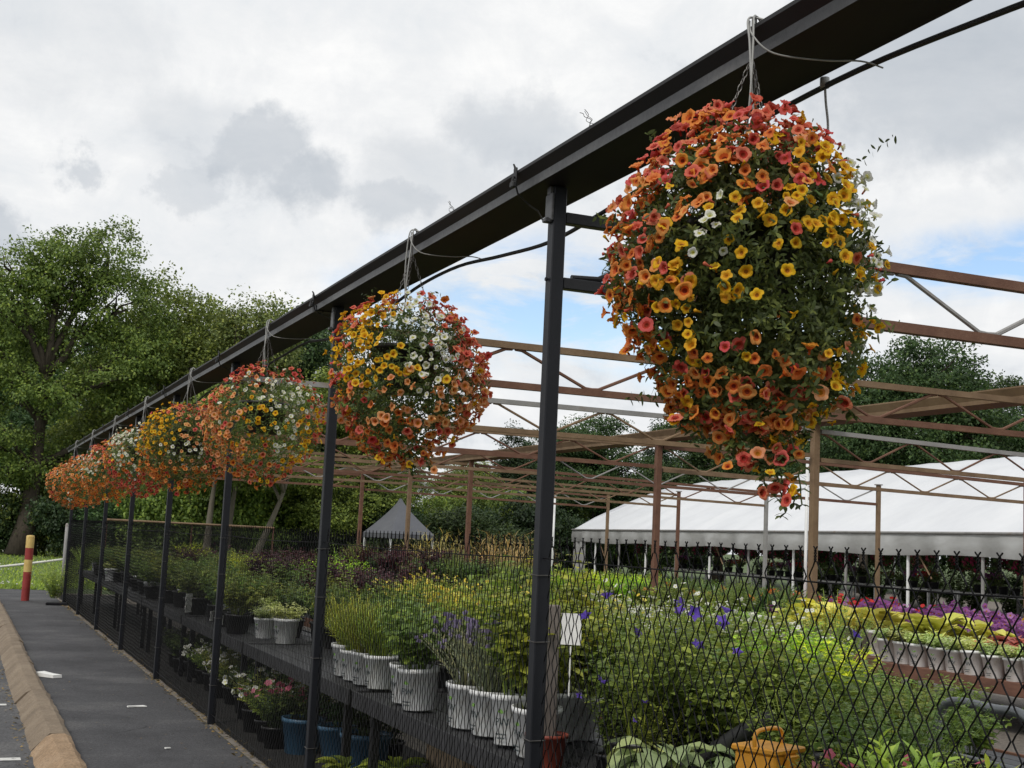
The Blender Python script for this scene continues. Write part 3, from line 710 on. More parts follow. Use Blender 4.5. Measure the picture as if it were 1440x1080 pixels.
# far end of the enclosure: grey terminal pole and the back fence rail
obj('terminal_pole', G().tube([(.06, 28.6, 0), (.06, 28.6, 1.5)], .03, 10).lathe([(.0, 1.56), (.025, 1.54), (.034, 1.5)], 10, 0, (.06, 28.6, 0)).mesh('terminal_pole', 'rust_c', True), None, None, 'short grey terminal pole at the far corner of the fence', 'pole')
r = bpy.data.objects.new('back_fence', None); COL.objects.link(r); r.location = (1.0, 30.2, 0); tag(r, 'low dark back fence with a pale tan top rail behind the plants', 'fence')
obj('top_rail', G().tube([(.0, 0, 1.67), (3.7, 0, 1.66)], .025, 8).mesh('top_rail', 'rust_b'), r)
g, zt = chain_link(3.7, 1.6, .03, 'back'); me = g.mesh('back_mesh', 'wire'); mo = obj('mesh', me, r); mo.rotation_euler.z = -PI/2
for x in (0, 1.85, 3.7): obj('post', G().tube([(x, .03, 0), (x, .03, 1.68)], .022, 8).mesh('post', 'rust_a'), r)

# ------------------------------------------------------------------ roof trusses and inner posts
def truss(x0, x1, y, zt0, zt1, zb0, zb1, cm, bm, dm, label, group, nseg, k):
    r = bpy.data.objects.new('roof_truss', None); COL.objects.link(r); r.location = (0, y+.028, 0); tag(r, label, 'truss', group)
    def bar(za, zb, mat, nm, hs=.022):
        v = []; 
        for x, z in ((x0, za), (x1, zb)):
            for dy, dz in ((-hs, -hs), (hs, -hs), (hs, hs), (-hs, hs)): v.append((x, dy, z+dz))
        q = [[0, 1, 5, 4], [1, 2, 6, 5], [2, 3, 7, 6], [3, 0, 4, 7], [3, 2, 1, 0], [4, 5, 6, 7]]
        obj(nm, G().add(v, q).mesh(nm, mat), r)
    bar(zt0, zt1, cm, 'top_chord'); bar(zb0, zb1, bm, 'bottom_chord')
    L = x1-x0; step = L/nseg; ph = .25 if k else .1
    for i in range(nseg):
        xa = x0+step*i+.06; xm = x0+step*(i+.5); xb = x0+step*(i+1)-.06
        zt = lambda x: zt0+(zt1-zt0)*(x-x0)/L-.022
        zb = lambda x: zb0+(zb1-zb0)*(x-x0)/L+.022
        for (p, q_) in (((xa, zt(xa)), (xm-.05, zb(xm))), ((xm+.05, zb(xm)), (xb, zt(xb)))):
            P = [(p[0]-.05, 0, p[1]) , (p[0], 0, p[1]-.004), (q_[0], 0, q_[1]+.004), (q_[0]+.05, 0, q_[1])]
            if q_[1] > p[1]: P = [(p[0]-.05, 0, p[1]), (p[0], 0, p[1]+.004), (q_[0], 0, q_[1]-.004), (q_[0]+.05, 0, q_[1])]
            obj('brace', G().tube(P, .0115, 6).mesh('brace', dm), r)
R3 = ['rust_a', 'rust_b', 'rust_c']
tops = ['rust_a', 'rust_b', 'rust_c', 'rust_b', 'rust_a', 'rust_b', 'rust_b', 'rust_a', 'rust_b']
bots = ['rust_a', 'rust_a', 'rust_b', 'rust_a', 'rust_b', 'rust_a', 'rust_b', 'rust_a', 'rust_b']
for k in range(1, 9):
    y = Y1+S*(k-1)
    # black stub at the fence post
    tr_lab = 'red rusty truss meeting the nearest black fence post' if k == 1 else f'rusty flat truss meeting the {ORD[k-1]} black fence post from the near end'
    truss(.62 if k == 1 else W+.002, 5.83, y, 2.87, 2.87, 2.61, 2.61, tops[k-1], bots[k-1], R3[(k+1) % 3 if k % 2 else 0], tr_lab, 'roof trusses between fence and middle posts', 5, k)
    if k == 1:
        r = bpy.data.objects.new('truss_stub', None); COL.objects.link(r); r.location = (0, y+.028, 0)
        tag(r, 'black painted truss end reaching from the nearest post behind the largest basket', 'truss')
        for z, nm in ((2.87, 'top_chord'), (2.61, 'bottom_chord')):
            obj(nm, G().box((W+.002, -.022, z-.022), (.618, .022, z+.022), 0, bev=.003).mesh(nm, 'black'), r)
        obj('brace', G().tube([(.10, 0, 2.637), (.22, 0, 2.645), (.56, 0, 2.83), (.61, 0, 2.846)], .013, 8).mesh('brace', 'black'), r)
    if k >= 3:
        truss(5.965, 11.75, y, 2.86, 2.74, 2.57, 2.49, bots[k-1] if k != 3 else 'rust_c', tops[k-1] if k != 3 else 'rust_b', R3[k % 3], f'rusty truss of the back bay, in line with the {ORD[k-1]} black fence post', 'roof trusses between middle and back posts', 5, k)
    mat = ['rust_b', 'rust_b', 'rust_b', 'rust_a', 'rust_b', 'rust_a', 'rust_b', 'rust_a'][k-1]
    for xx, zt, rw in ((5.9, 2.939, 'middle'), (11.8, 2.80, 'back')):
        if xx > 8 and k < 4: continue
        if xx < 8 and k < 2: continue
        r = bpy.data.objects.new('steel_post', None); COL.objects.link(r); r.location = (xx, y, 0)
        tag(r, f'rusty square post in the {rw} row, in line with the {ORD[k-1]} black fence post', 'post', f'rusty posts of the {rw} row')
        hw = .037 if xx < 8 else .031
        obj('shaft', G().box((-hw, -hw+.028, .006), (hw, hw+.028, zt), 0, bev=.005).mesh('shaft', mat if rw == 'middle' else ['rust_c', 'rust_a', 'rust_b'][k % 3]), r)
        obj('base_plate', G().box((-.09, -.09+.028, .007), (.09, .09+.028, .02), 0, bev=.004).mesh('base_plate', 'rust_a'), r)
        if rw == 'back':
            obj('top_plate', G().box((-.05, -.05+.028, zt+.001), (.05, .05+.028, zt+.02), 0, bev=.004).mesh('top_plate', 'rust_c'), r)
# thin white downpipes inside
for (x, y, z1, r_, lab) in ((9.0, 15.6, 3.0, .022, 'thin white pole in front of the white tent'), (11.2, 29.0, 2.75, .04, 'white corner pole beside the far end of the white tent')):
    obj('white_pole', G().tube([(x, y, .006), (x, y, z1)], r_, 10).lathe([(r_*1.5, z1-.03), (r_*1.5, z1), (0, z1+.01)], 10, 0, (x, y, 0)).mesh('white_pole', 'white', True), None, None, lab, 'pole')

# ------------------------------------------------------------------ hanging baskets
def to_view(Y, X=-.105):
    t = np.array([-CD-X, -Y, 0.]); t /= np.linalg.norm(t); f = -t; r = np.array([f[1], -f[0], 0.])
    return t, r
PETALS = ['p_coral', 'p_orange', 'p_yellow', 'p_white', 'p_peach']
LABCOL = {'p_coral': 'coral', 'p_orange': 'orange', 'p_yellow': 'yellow', 'p_white': 'white', 'p_peach': 'peach'}
fl_mesh = {}
for c in PETALS:
    for i in range(6):
        g = G(); stamp(g, PET[i], np.zeros((1, 3)), np.array([[0, 0, 1.]]), 1.0)
        # calyx and stalk behind the bloom
        g.tube([(0, 0, -.7), (0, 0, -1.05), (.15, .1, -1.6)], [.2, .16, .06], 5, 3)
        fl_mesh[c, i] = g.mesh('flower_'+LABCOL[c], [c, THROAT[c], 'm_'+c[2:], 'lf_basket'], True)

def basket(idx, Y, zc, R, H, nfl, shoots, per, fr, patches, bare, label, lobes, tails, seed, hi=True):
    global rng
    keep_rng = rng; rng = np.random.default_rng(seed)
    X = -.105; t, rv = to_view(Y, X); upv = np.array([0, 0, 1.])
    r = bpy.data.objects.new('hanging_basket', None); COL.objects.link(r); r.location = (X, Y, zc)
    tag(r, label, 'hanging basket', 'flower baskets hanging along the gutter')
    # pot
    pg = G(); pg.lathe([(.0, -.02), (.11, -.02), (.125, 0), (.17, .18), (.178, .18), (.178, .2), (.165, .2), (.155, .17), (0, .165)], 20, 0)
    po = obj('pot', pg.mesh('basket_pot', 'plastic_black', True), r, (0, 0, -.04))
    xl = [(rng.uniform(0, 6.28), rng.uniform(-.7, .8), rng.uniform(-.14, .13), rng.uniform(.3, .7)) for _ in range(9)]
    # overall shape: radius at height tt in -1..1
    def rad(tt, az):
        base = np.where(tt > 0, np.clip(1-np.abs(tt)**2.4, 0, 1)**.5, np.clip(1-np.abs(tt)**1.9, 0, 1)**.66)
        l = np.ones_like(tt)
        for (a0, t0, am, sa) in lobes+xl:
            da = np.arctan2(np.sin(az-a0), np.cos(az-a0)); l += am*np.exp(-(da**2/(2*sa**2)+(tt-t0)**2/(2*.3**2)))
        return R*base*l
    def surf_pts(n):
        tt = rng.uniform(-1, 1, n); az = rng.uniform(0, 2*PI, n)      # az measured from the viewer direction, + to the right
        rr = rad(tt, az)
        pr = rng.random(n) < np.clip(rr/R+np.where(tt > .6, .5, .15), 0, 1); tt, az, rr = tt[pr], az[pr], rr[pr]
        d = np.cos(az)[:, None]*t+np.sin(az)[:, None]*rv
        P = d*rr[:, None]+upv*(tt*H)[:, None]
        e = .03; slope = (rad(np.clip(tt+e, -1, 1), az)-rad(np.clip(tt-e, -1, 1), az))/(2*e*H)
        N = unit(d-upv*np.clip(slope, -3, 3)[:, None])
        return P, N, tt, az
    # foliage: leafy shoots radiating to the surface
    g = G()
    P, N, tt, az = surf_pts(shoots*2); P, N = P[:shoots], N[:shoots]; n = len(P)
    tips = P*np.where(rng.random(n) < .08, rng.uniform(1.03, 1.10, n), rng.uniform(.72, 1.06, n))[:, None]
    sd = unit(N*.8+rng.normal(0, .45, (n, 3))+upv*rng.uniform(-.5, .35, n)[:, None])
    Ls = rng.uniform(.07, .16, n)
    tl = np.linspace(0, 1, per)[None, :]*np.ones((n, 1))
    base = tips[:, None]-sd[:, None]*(Ls[:, None]*(1-tl))[..., None]
    base = base-upv*(.03*(tl**2))[..., None]
    A = frames(sd); ang = (np.arange(per)*2.4)[None, :]+rng.uniform(0, 6, (n, 1))
    out = A[:, None, :, 0]*np.cos(ang)[..., None]+A[:, None, :, 1]*np.sin(ang)[..., None]
    D = unit(out*.9+sd[:, None]*.55+rng.normal(0, .2, out.shape)); Nn = unit(sd[:, None]*.8-out*.4+upv*.5+rng.normal(0, .25, out.shape))
    ll = rng.uniform(.016, .031, (n, per)) if hi else rng.uniform(.026, .046, (n, per))
    strips(g, base.reshape(-1, 3), D.reshape(-1, 3), Nn.reshape(-1, 3), ll.ravel(), ll.ravel()*.18, OVAL if idx == 0 else KITE, .25)
    # trailing stems
    tailpts = []
    for (ta, t0, ln, sway) in tails:
        d = math.cos(ta)*t+math.sin(ta)*rv
        p0 = d*float(rad(np.array([t0]), np.array([ta]))[0])*.85+upv*t0*H
        m = 14; q = np.linspace(0, 1, m)
        pts = p0+d*(.05*np.sin(q*2))[:, None]-upv*(ln*q)[:, None]+rv*(sway*q**1.5)[:, None]+rng.normal(0, .004, (m, 3))
        g.tube(pts, .0022, 5)
        for e in range(m):
            for z_ in range(5 if e < m*.7 else 3):
                az_ = rng.uniform(0, 2*PI); dd = np.array([[math.cos(az_), math.sin(az_), rng.uniform(-.6, .3)]])
                strips(g, pts[e:e+1], dd, np.array([[0, 0, 1.]])+dd*.3, rng.uniform(.02, .034), .007, OVAL, .3)
            tailpts.append(pts[e])
    obj('foliage', g.mesh('basket_foliage', 'lf_basket'), r)
    # blooms
    P, N, tt, az = surf_pts(nfl*4)
    u = np.sin(az); front = np.cos(az) > -.2
    dens = np.ones(len(P))
    for (u0, t0, su, st, a) in bare: dens *= np.where(front, 1-a*np.exp(-((u-u0)**2/(2*su**2)+(tt-t0)**2/(2*st**2))), 1)
    acc = rng.random(len(P)) < dens*.75
    P, N, tt, az, u, front = [x[acc][:nfl] for x in (P, N, tt, az, u, front)]
    n = len(P)
    Wt = np.zeros((n, len(PETALS)))
    for (u0, t0, su, st, c, a) in patches:
        f = np.exp(-((u-u0)**2/(2*su**2)+(tt-t0)**2/(2*st**2)))*a*np.where(front, 1, .7); Wt[:, PETALS.index(c)] += f
    if idx: Wt[:, 0] *= .62; Wt[:, 4] *= 1.5; Wt[:, 2] *= 1.15
    Wt += np.array([.10, .14, .10, .012 if idx < 3 else .05, .14]); Wt **= 2.3; Wt /= Wt.sum(1, keepdims=True)
    ci = np.array([rng.choice(len(PETALS), p=w_) for w_ in Wt])
    P = P*np.where(rng.random(n) < .12, rng.uniform(1.08, 1.17, n), rng.uniform(.92, 1.12, n))[:, None]
    if tailpts:
        k = min(len(tailpts), 4*len(tails)+ (6 if idx == 0 else 0)); sel = rng.choice(len(tailpts), k, False)
        tp = np.array(tailpts)[sel]+t*.02+rng.normal(0, .02, (k, 3)); P = np.concatenate([P, tp]); N = np.concatenate([N, unit(t+rng.normal(0, .35, (k, 3)))])
        ci = np.concatenate([ci, rng.choice([0, 1, 2, 4], k, p=[.4, .3, .2, .1])]); n = len(P)
    Nf = unit(N*.9+upv*.18+t*.15+rng.normal(0, .42, (n, 3)))
    scv = fr*rng.uniform(.68, 1.12, n)*np.where(ci == 3, .78, np.where(ci == 2, .88, 1.0))
    show = (Nf@t)*1.0+(P@t)/R*.8; order = np.argsort(-show)
    first = order[:100]; rest = order[100:]
    Rm = frames(Nf)
    for i in first:
        fo = obj('flower', fl_mesh[PETALS[ci[i]], int(rng.integers(6))], r)
        mm = Matrix.Identity(4)
        for a in range(3):
            for b in range(3): mm[a][b] = Rm[i][a][b]*scv[i]
            mm[a][3] = P[i][a]
        fo.matrix_basis = mm
        fo['label'] = f'{LABCOL[PETALS[ci[i]]]} flower'
    g = G()
    for c in range(len(PETALS)):
        s_ = rest[ci[rest] == c]
        if len(s_):
            TT = PET if idx < 2 else PETS
            for b, T in enumerate(TT):
                s2 = s_[b::len(TT)]
                if len(s2): stamp(g, T, P[s2], Nf[s2], scv[s2], 3*c)
    mats = []
    for c in PETALS: mats += [c, THROAT[c], 'm_'+c[2:]]
    obj('flower', g.mesh('flower_mass', mats, True), r, kind='stuff')
    bg_ = G(); nb = 90 if idx < 3 else 40
    pb = surf_pts(nb*2)
    PB, NB_ = pb[0][:nb]*1.04, pb[1][:nb]
    for q_ in range(len(PB)):
        d_ = unit(NB_[q_]+rng.normal(0, .5, 3)); L_ = rng.uniform(.016, .03)
        bg_.tube([PB[q_], PB[q_]+d_*L_*.5, PB[q_]+d_*L_*.9, PB[q_]+d_*L_], [.0025, .003, .0055, .0012], 5, int(rng.integers(3)))
    obj('buds', bg_.mesh('basket_buds', ['p_coral', 'p_yellow', 'lf_basket'], True), r, kind='stuff')
    # hanger: three chains to a hook over the gutter lip
    top = np.array([0, 0, HG+.085-zc])
    for j in range(3):
        a = j*2*PI/3+.5+idx; p0 = np.array([.172*math.cos(a),   .172*math.sin(a), .15]); p1 = top-[0, 0, .10]
        g = G(); Ld = np.linalg.norm(p1-p0); d = (p1-p0)/Ld; nl = int(Ld/.022) if idx < 3 else 0
        if nl:
            Fm = frames(d[None], 0.)[0]
            for q_ in range(nl):
                c = p0+d*(q_+.5)*.022; th = np.linspace(0, 2*PI, 9); ax = Fm[:, q_ % 2]
                pts = c+d*(np.sin(th)*.0135)[:, None]+ax*(np.cos(th)*.0058)[:, None]; g.tube(pts, .0014, 4, 0, False)
        else: g.tube([p0, p1], .003, 5)
        obj('chain', g.mesh('basket_chain', 'chain'), r)
    g = G(); g.tube(smooth_path([top+[0, 0, -.10], top+[0, 0, -.03], top+[.0, 0, .012], top+[.014, 0, .02], top+[.024, 0, .008]], 5), .003, 6)
    obj('hook', g.mesh('basket_hook', 'chain'), r)
    rng = keep_rng
    return r

C, O, Yl, Wh, Pe = PETALS
basket(0, 3.03, 2.33,  .335, .45, 1280, 1650, 17, .0216,
       [(-.75, .35, .25, .5, C, 1.3), (-.5, .35, .3, .4, O, 1.0), (0, .9, .9, .2, C, 1.2), (-.1, .65, .6, .22, O, 1.0), (.1, .7, .5, .2, Pe, .7), (.45, .45, .3, .25, C, .9),
        (.55, .5, .3, .3, Yl, .7), (-.27, .12, .085, .14, Wh, 6.0), (.95, .3, .07, .35, Wh, 3.0), (-.5, -.2, .3, .3, Yl, 1.3), (0, -.2, .4, .2, Yl, 1.0), (-.9, -.2, .15, .5, O, 1.2),
        (.1, -.7, .35, .25, C, 1.3), (.25, -.65, .3, .3, O, 1.1), (.9, -.5, .2, .3, Yl, 1.2), (.8, -.6, .2, .3, Pe, .7), (-.4, -.6, .3, .3, O, .9), (.75, .25, .2, .3, Yl, 1.1), (.1, .1, .4, .3, Yl, .9)],
       [(.45, -.2, .32, .24, .93), (.78, -.15, .25, .4, .5), (.25, -.40, .5, .12, .65), (.05, -.02, .22, .2, .35), (-.1, .42, .5, .08, .35), (-.3, -.5, .4, .10, .4)],
       'largest flower basket, nearest the camera, with showing foliage and a long trailing tip', [(-1.2, .1, .10, .6), (1.2, .3, .06, .6), (.3, -.75, .16, .7), (-1.0, -.7, -.14, .5)],
       [(.45, -.85, .26, .03), (.15, -.88, .16, .04), (.55, -.8, .22, -.02), (-.7, -.75, .08, -.03), (.30, -.88, .20, .09), (.7, -.8, .24, .02), (-.1, -.85, .10, 0), (1.2, -.6, .10, .03)], 11)
basket(1, 6.02, 2.345, .345, .385, 1000, 1000, 13, .0225,
       [(-.05, .72, .32, .17, Wh, 3.4), (.25, .32, .22, .24, Wh, 3.6), (.35, .0, .15, .15, Wh, 2.8), (-.85, .05, .12, .1, Wh, 1.2), (-.5, .62, .22, .15, Yl, 3.0), (-.5, .25, .28, .22, Yl, 2.8), (-.4, -.05, .3, .2, Yl, 1.0), (.5, -.1, .3, .2, Yl, .6),
        (.65, .5, .3, .35, C, 1.4), (-.92, .55, .12, .25, C, 1.3), (.1, .0, .25, .25, Pe, .9), (.9, .1, .2, .5, C, 1.0), (.8, -.2, .3, .4, Pe, .9), (0, -.55, .8, .3, O, .9), (.2, -.6, .5, .3, C, .9), (-.2, -.4, .5, .2, Pe, .9), (-.9, -.3, .2, .4, C, .9)],
       [(-.15, .48, .35, .09, .92), (-.1, -.28, .5, .10, .8), (.1, -.85, .6, .14, .8), (-.6, -.3, .3, .12, .7)],
       'second flower basket, white on top, yellow on one side and red on the other', [(.2, .9, .12, .8), (1.3, .1, .08, .6)],
       [(.3, -.9, .10, .02), (.7, -.85, .10, .03), (-.5, -.85, .07, -.02)], 12)
basket(2, 9.25, 2.335, .37, .40, 820, 700, 11, .0225,
       [(.35, .5, .35, .22, Wh, 3.0), (.45, -.05, .16, .25, Wh, 3.2), (.5, -.4, .2, .15, Wh, 2.4), (-.5, .6, .2, .2, Wh, .9), (-.6, .1, .15, .15, Wh, .9), (.1, .2, .3, .2, Yl, 1.2), (.7, -.2, .2, .3, Yl, 1.8), (-.1, -.1, .4, .3, Yl, 1.3), (-.4, .0, .5, .5, Pe, 1.0),
        (0, .9, .8, .15, C, 1.3), (-.8, .6, .2, .3, C, 1.0), (.9, .1, .15, .5, C, 1.1), (-.3, -.4, .5, .3, O, 1.0), (-.2, -.3, .4, .3, C, .8), (.1, -.7, .5, .2, C, .8)],
       [(-.3, .35, .25, .1, .8), (.2, -.5, .4, .1, .8), (.1, .05, .3, .1, .6)],
       'third flower basket from the near end, with a streak of white blooms down its face', [(.0, .5, .05, .8)], [(.2, -.9, .08, .02), (-.5, -.85, .06, 0)], 13)
basket(3, 12.6, 2.33, .40, .40, 820, 600, 10, .0235,
       [(.0, -.15, .35, .2, Wh, 2.6), (-.7, .4, .25, .25, Yl, 2.0), (.4, .2, .6, .6, Pe, 1.0), (-.4, .1, .3, .3, Yl, .8), (.5, .1, .3, .3, C, .9), (0, .7, .9, .25, C, 1.2), (0, -.6, .9, .3, O, 1.2), (.5, -.5, .4, .3, C, .8)],
       [(-.2, -.25, .5, .1, .75), (-.1, .4, .3, .1, .6)], 'fourth flower basket from the near end, red on top with one white cluster', [(.6, .2, .06, .7)], [(.3, -.9, .16, .03), (-.4, -.9, .06, 0)], 14, False)
basket(4, 15.85, 2.335, .41, .39, 820, 500, 9, .024,
       [(-.5, .6, .25, .2, Wh, 1.6), (-.3, .0, .25, .35, Wh, 1.5), (.3, .6, .3, .2, Yl, 1.2), (.3, .1, .5, .4, O, 1.2), (0, -.6, .9, .3, C, 1.2), (.6, .3, .3, .3, O, .9)],
       [(.1, -.1, .25, .15, .8), (-.6, .3, .2, .12, .7)], 'fifth flower basket from the near end, with two white clusters on its near face', [(-.5, .2, .05, .7)], [(.3, -.9, .08, .02)], 15, False)
basket(5, 19.1, 2.31, .42, .39, 820, 450, 9, .0245,
       [(0, .2, .3, .2, Yl, 1.8), (-.6, .1, .25, .3, Wh, .9), (-.4, .7, .4, .2, C, 1.2), (.3, .0, .8, .5, Pe, .9), (.3, -.3, .8, .3, O, 1.0), (0, -.7, .9, .2, O, 1.1)],
       [(0, -.15, .5, .12, .7)], 'sixth flower basket from the near end, with a yellow cluster amid coral blooms', [], [(.4, -.85, .12, .03), (-.3, -.8, .1, 0)], 16, False)
basket(6, 22.4, 2.27, .42, .39, 820, 400, 9, .025,
       [(-.3, .6, .4, .25, Wh, 1.5), (0, 0, .9, .6, O, 1.2), (0, .1, .9, .5, Pe, .9), (-.3, .2, .6, .5, C, .8), (.2, -.4, .9, .4, O, 1.1), (.5, .1, .25, .25, Wh, 1.2)],
       [(.3, .3, .3, .12, .6), (-.3, -.3, .3, .12, .6)], 'seventh flower basket from the near end, mostly coral with white near its top', [], [(.4, -.85, .12, .03), (-.3, -.8, .1, 0)], 17, False)
basket(7, 25.7, 2.25, .43, .40, 820, 400, 9, .026,
       [(-.2, .55, .5, .2, Wh, 1.0), (0, -.1, .9, .6, O, 1.3), (0, .1, .9, .5, Pe, 1.0), (-.3, -.2, .9, .6, C, .8), (-.2, -.5, .2, .15, Wh, 2.0)],
       [(.2, .25, .3, .12, .6), (-.25, -.35, .2, .12, .7)], 'farthest flower basket, orange and coral with a small low white cluster', [], [], 18, False)

# grey drip tubes looped over the gutter lip down into each basket
for k, Y in enumerate((3.03, 6.02, 9.25, 12.6, 15.85, 19.1, 22.4, 25.7)):
    g = G(); x = -.112; zt = HG+.095
    a = smooth_path([(x-.02, Y-.02, 2.72), (x-.03, Y-.055, 2.84), (x-.012, Y-.035, 3.0), (x, Y-.015, zt-.01), (x+.015, Y, zt+.012), (x+.03, Y+.02, zt), (x+.035, Y+.04, zt-.03)], 6)
    b = smooth_path([(x+.04, Y-.03, zt-.01), (x+.012, Y, zt+.006), (x-.012, Y-.005, zt-.01), (x-.02, Y-.03+.03*(k % 2), 3.0), (x-.024, Y-.05+.05*(k % 2), 2.88), (x-.015, Y-.06+.06*(k % 2), 2.74)], 6)
    c = smooth_path([(x, Y+.005, zt-.005), (x-.012, Y-.03, zt-.06), (x+.03, Y-.075, 2.965), (.05, Y-.12, 2.955), (.15, Y-.15, 2.962), (.215, Y-.165, 2.95)], 6)
    g.tube(a, .0034, 6); g.tube(b, .0034, 6); g.tube(c, .0026, 6)
    obj('drip_tube', g.mesh('drip_tube', 'tube_grey', True), None, None, ('grey drip tube looped over the gutter into the nearest, largest basket' if k == 0 else f'grey drip tube looped over the gutter into the {ORD[k]} basket from the near end'), 'tube', 'grey drip tubes feeding the flower baskets')
TY = 3.12
obj('drip_tube', G().tube(smooth_path([(.205, TY, 3.0), (.21, TY, 2.93), (.205, TY-.02, 2.85), (.19, TY-.04, 2.74)], 6), .004, 6).lathe([(0, -.02), (.014, -.02), (.014, .01), (0, .012)], 10, 0, (.205, TY, 2.99)).mesh('drip_tube', 'tube_grey', True), None, None, 'single grey drip tube hanging from the hose behind the largest basket', 'tube')
# stray dry vine tendrils caught on the gutter lip
for n_, (y, s_) in enumerate(((4.05, .1), (5.45, .07))):
    g = G()
    for j in range(3):
        p = np.array([-.10, y+j*.02, HG+.075]); pts = [p]
        for q_ in range(5): p = p+np.array([rng.normal(-.005, .008), rng.normal(.0, .012), abs(rng.normal(s_*.09, .004))]); pts.append(p)
        g.tube(smooth_path(pts, 3), .0012, 4)
    obj('dry_tendril', g.mesh('dry_tendril', 'chain'), None, None, ['wispy dry tendril on the gutter lip just beyond the nearest post', 'smaller dry tendril on the gutter lip near the second basket'][n_], 'tendril')

# ------------------------------------------------------------------ potted plants
def pot_mesh(kind, r, h, text=True):
    g = G(); g.lathe([(0, .001), (r*.74, .001), (r*.76, .004), (r*.97, h*.88), (r*1.04, h*.89), (r*1.04, h), (r*.97, h), (r*.95, h*.9)], 18, 0)
    g.lathe([(r*.95, h*.9), (0, h*.92)], 18, 1)
    return g.mesh('pot_'+kind, ['plastic_'+kind, 'soil'], True)

def text_mesh(txt, size, rad, mat):
    cu = bpy.data.curves.new('t', 'FONT'); cu.body = txt; cu.size = size; cu.align_x = 'CENTER'; cu.resolution_u = 2
    o = bpy.data.objects.new('t', cu); COL.objects.link(o)
    bpy.context.view_layer.update()
    me = bpy.data.meshes.new_from_object(o.evaluated_get(bpy.context.evaluated_depsgraph_get()))
    bpy.data.objects.remove(o)
    for v in me.vertices:
        a = v.co.x/rad; z = v.co.y
        v.co = (-(rad+.0015)*math.cos(a), -(rad+.0015)*math.sin(a), z)
    me.materials.clear(); me.materials.append(MT[mat]); return me

def emblem(rad, h):
    """printed leaf spray and text lines on a white pot, wrapped round its side"""
    g = G()
    def patch(pts, m):
        P = np.array(pts, float); r_ = rad+.0018; v = np.stack([-r_*np.cos(P[:, 0]/rad), -r_*np.sin(P[:, 0]/rad), P[:, 1]], 1); k = len(P)
        g.add(np.concatenate([v, v.mean(0)[None]]), None, [[k, i, (i+1) % k] for i in range(k)], m)
    for a in (-.9, -.3, .3, .9):
        c, s_ = math.sin(a), math.cos(a); L = .028
        patch([(0, h*.66), (c*L*.5+s_*.005, h*.66+s_*L*.5-c*.005), (c*L, h*.66+s_*L), (c*L*.5-s_*.005, h*.66+s_*L*.5+c*.005)], 0)
    for i, wd in enumerate((.05, .035)):
        z = h*(.22-.08*i); n = 6
        for j in range(n):
            x0 = -wd/2+wd*j/n; patch([(x0, z), (x0+wd/n*.8, z), (x0+wd/n*.8, z+.006), (x0, z+.006)], 1)
    return g.mesh('emblem', ['ink_green', 'ink'])

def bush(seed, stems, h, spread, per, L, Wd, prof, z0, mat, start=.25, bend=.3, fold=0., upb=.35, hj=.25, rbase=.05, curve=1.4, stem_r=.0025):
    r_ = np.random.default_rng(seed); g = G()
    az = r_.uniform(0, 2*PI, stems); ra = np.sqrt(r_.random(stems)); hh = h*(1-hj*r_.random(stems))*(1-.25*ra*ra)
    d = np.stack([np.cos(az), np.sin(az), 0*az], 1)
    def pos(t):  # t (stems,k)
        return (d*rbase*ra[:, None])[:, None]+d[:, None]*(spread*ra[:, None]*t**curve)[..., None]+np.array([0, 0, 1.])*(z0+hh[:, None]*t)[..., None]
    t = start+(1-start)*(np.arange(per)+.5)[None]/per*np.ones((stems, 1)); t = np.clip(t+r_.normal(0, .02, t.shape), 0, 1)
    P = pos(t); T = unit(pos(np.clip(t+.05, 0, 1.1))-pos(t-.05))
    a = (np.arange(per)*2.4)[None]+r_.uniform(0, 6, (stems, 1)); o = np.stack([np.cos(a), np.sin(a), 0*a], -1)
    D = unit(o+T*upb+r_.normal(0, .2, o.shape)); N = unit(np.array([0, 0, 1.])*.9-o*.15+r_.normal(0, .25, o.shape))
    sz = r_.uniform(.65, 1.15, t.shape)*(1-.45*np.maximum(0, t-.6)/.4)
    strips(g, P.reshape(-1, 3), D.reshape(-1, 3), N.reshape(-1, 3), (L*sz).ravel(), (Wd*sz).ravel(), prof, bend, fold)
    # stems: crossed ribbons
    tt = np.linspace(0, 1, 4)[None]*np.ones((stems, 1)); Q = pos(tt)
    for i in range(stems): g.tube(Q[i], [stem_r, stem_r*.9, stem_r*.7, stem_r*.4], 3, 0, False)
    tip = pos(np.ones((stems, 1)))[:, 0]
    return g, tip, pos

def rosette(seed, n, L, Wd, z0, prof=OVAL, el=(.3, 1.2), bend=.5, fold=.25, rb=.03):
    r_ = np.random.default_rng(seed); g = G()
    az = r_.uniform(0, 2*PI, n); e = r_.uniform(el[0], el[1], n); d = np.stack([np.cos(az)*np.cos(e), np.sin(az)*np.cos(e), np.sin(e)], 1)
    P = np.stack([rb*np.cos(az), rb*np.sin(az), np.full(n, z0)], 1)
    N = unit(np.stack([-np.cos(az)*np.sin(e), -np.sin(az)*np.sin(e), np.cos(e)], 1)+r_.normal(0, .12, (n, 3)))
    sz = r_.uniform(.7, 1.1, n)
    # petiole then blade
    stem = P+d*(L*.45*sz)[:, None]
    strips(g, P, d, N, L*.47*sz, .006, [(0, 1), (1, .8)], 0)
    d2 = unit(d+np.stack([np.cos(az), np.sin(az), 0*az], 1)*.5-np.array([0, 0, .25])); N2 = unit(N+np.array([0, 0, .6]))
    strips(g, stem, d2, N2, L*.75*sz, Wd*sz, prof, bend, fold)
    return g

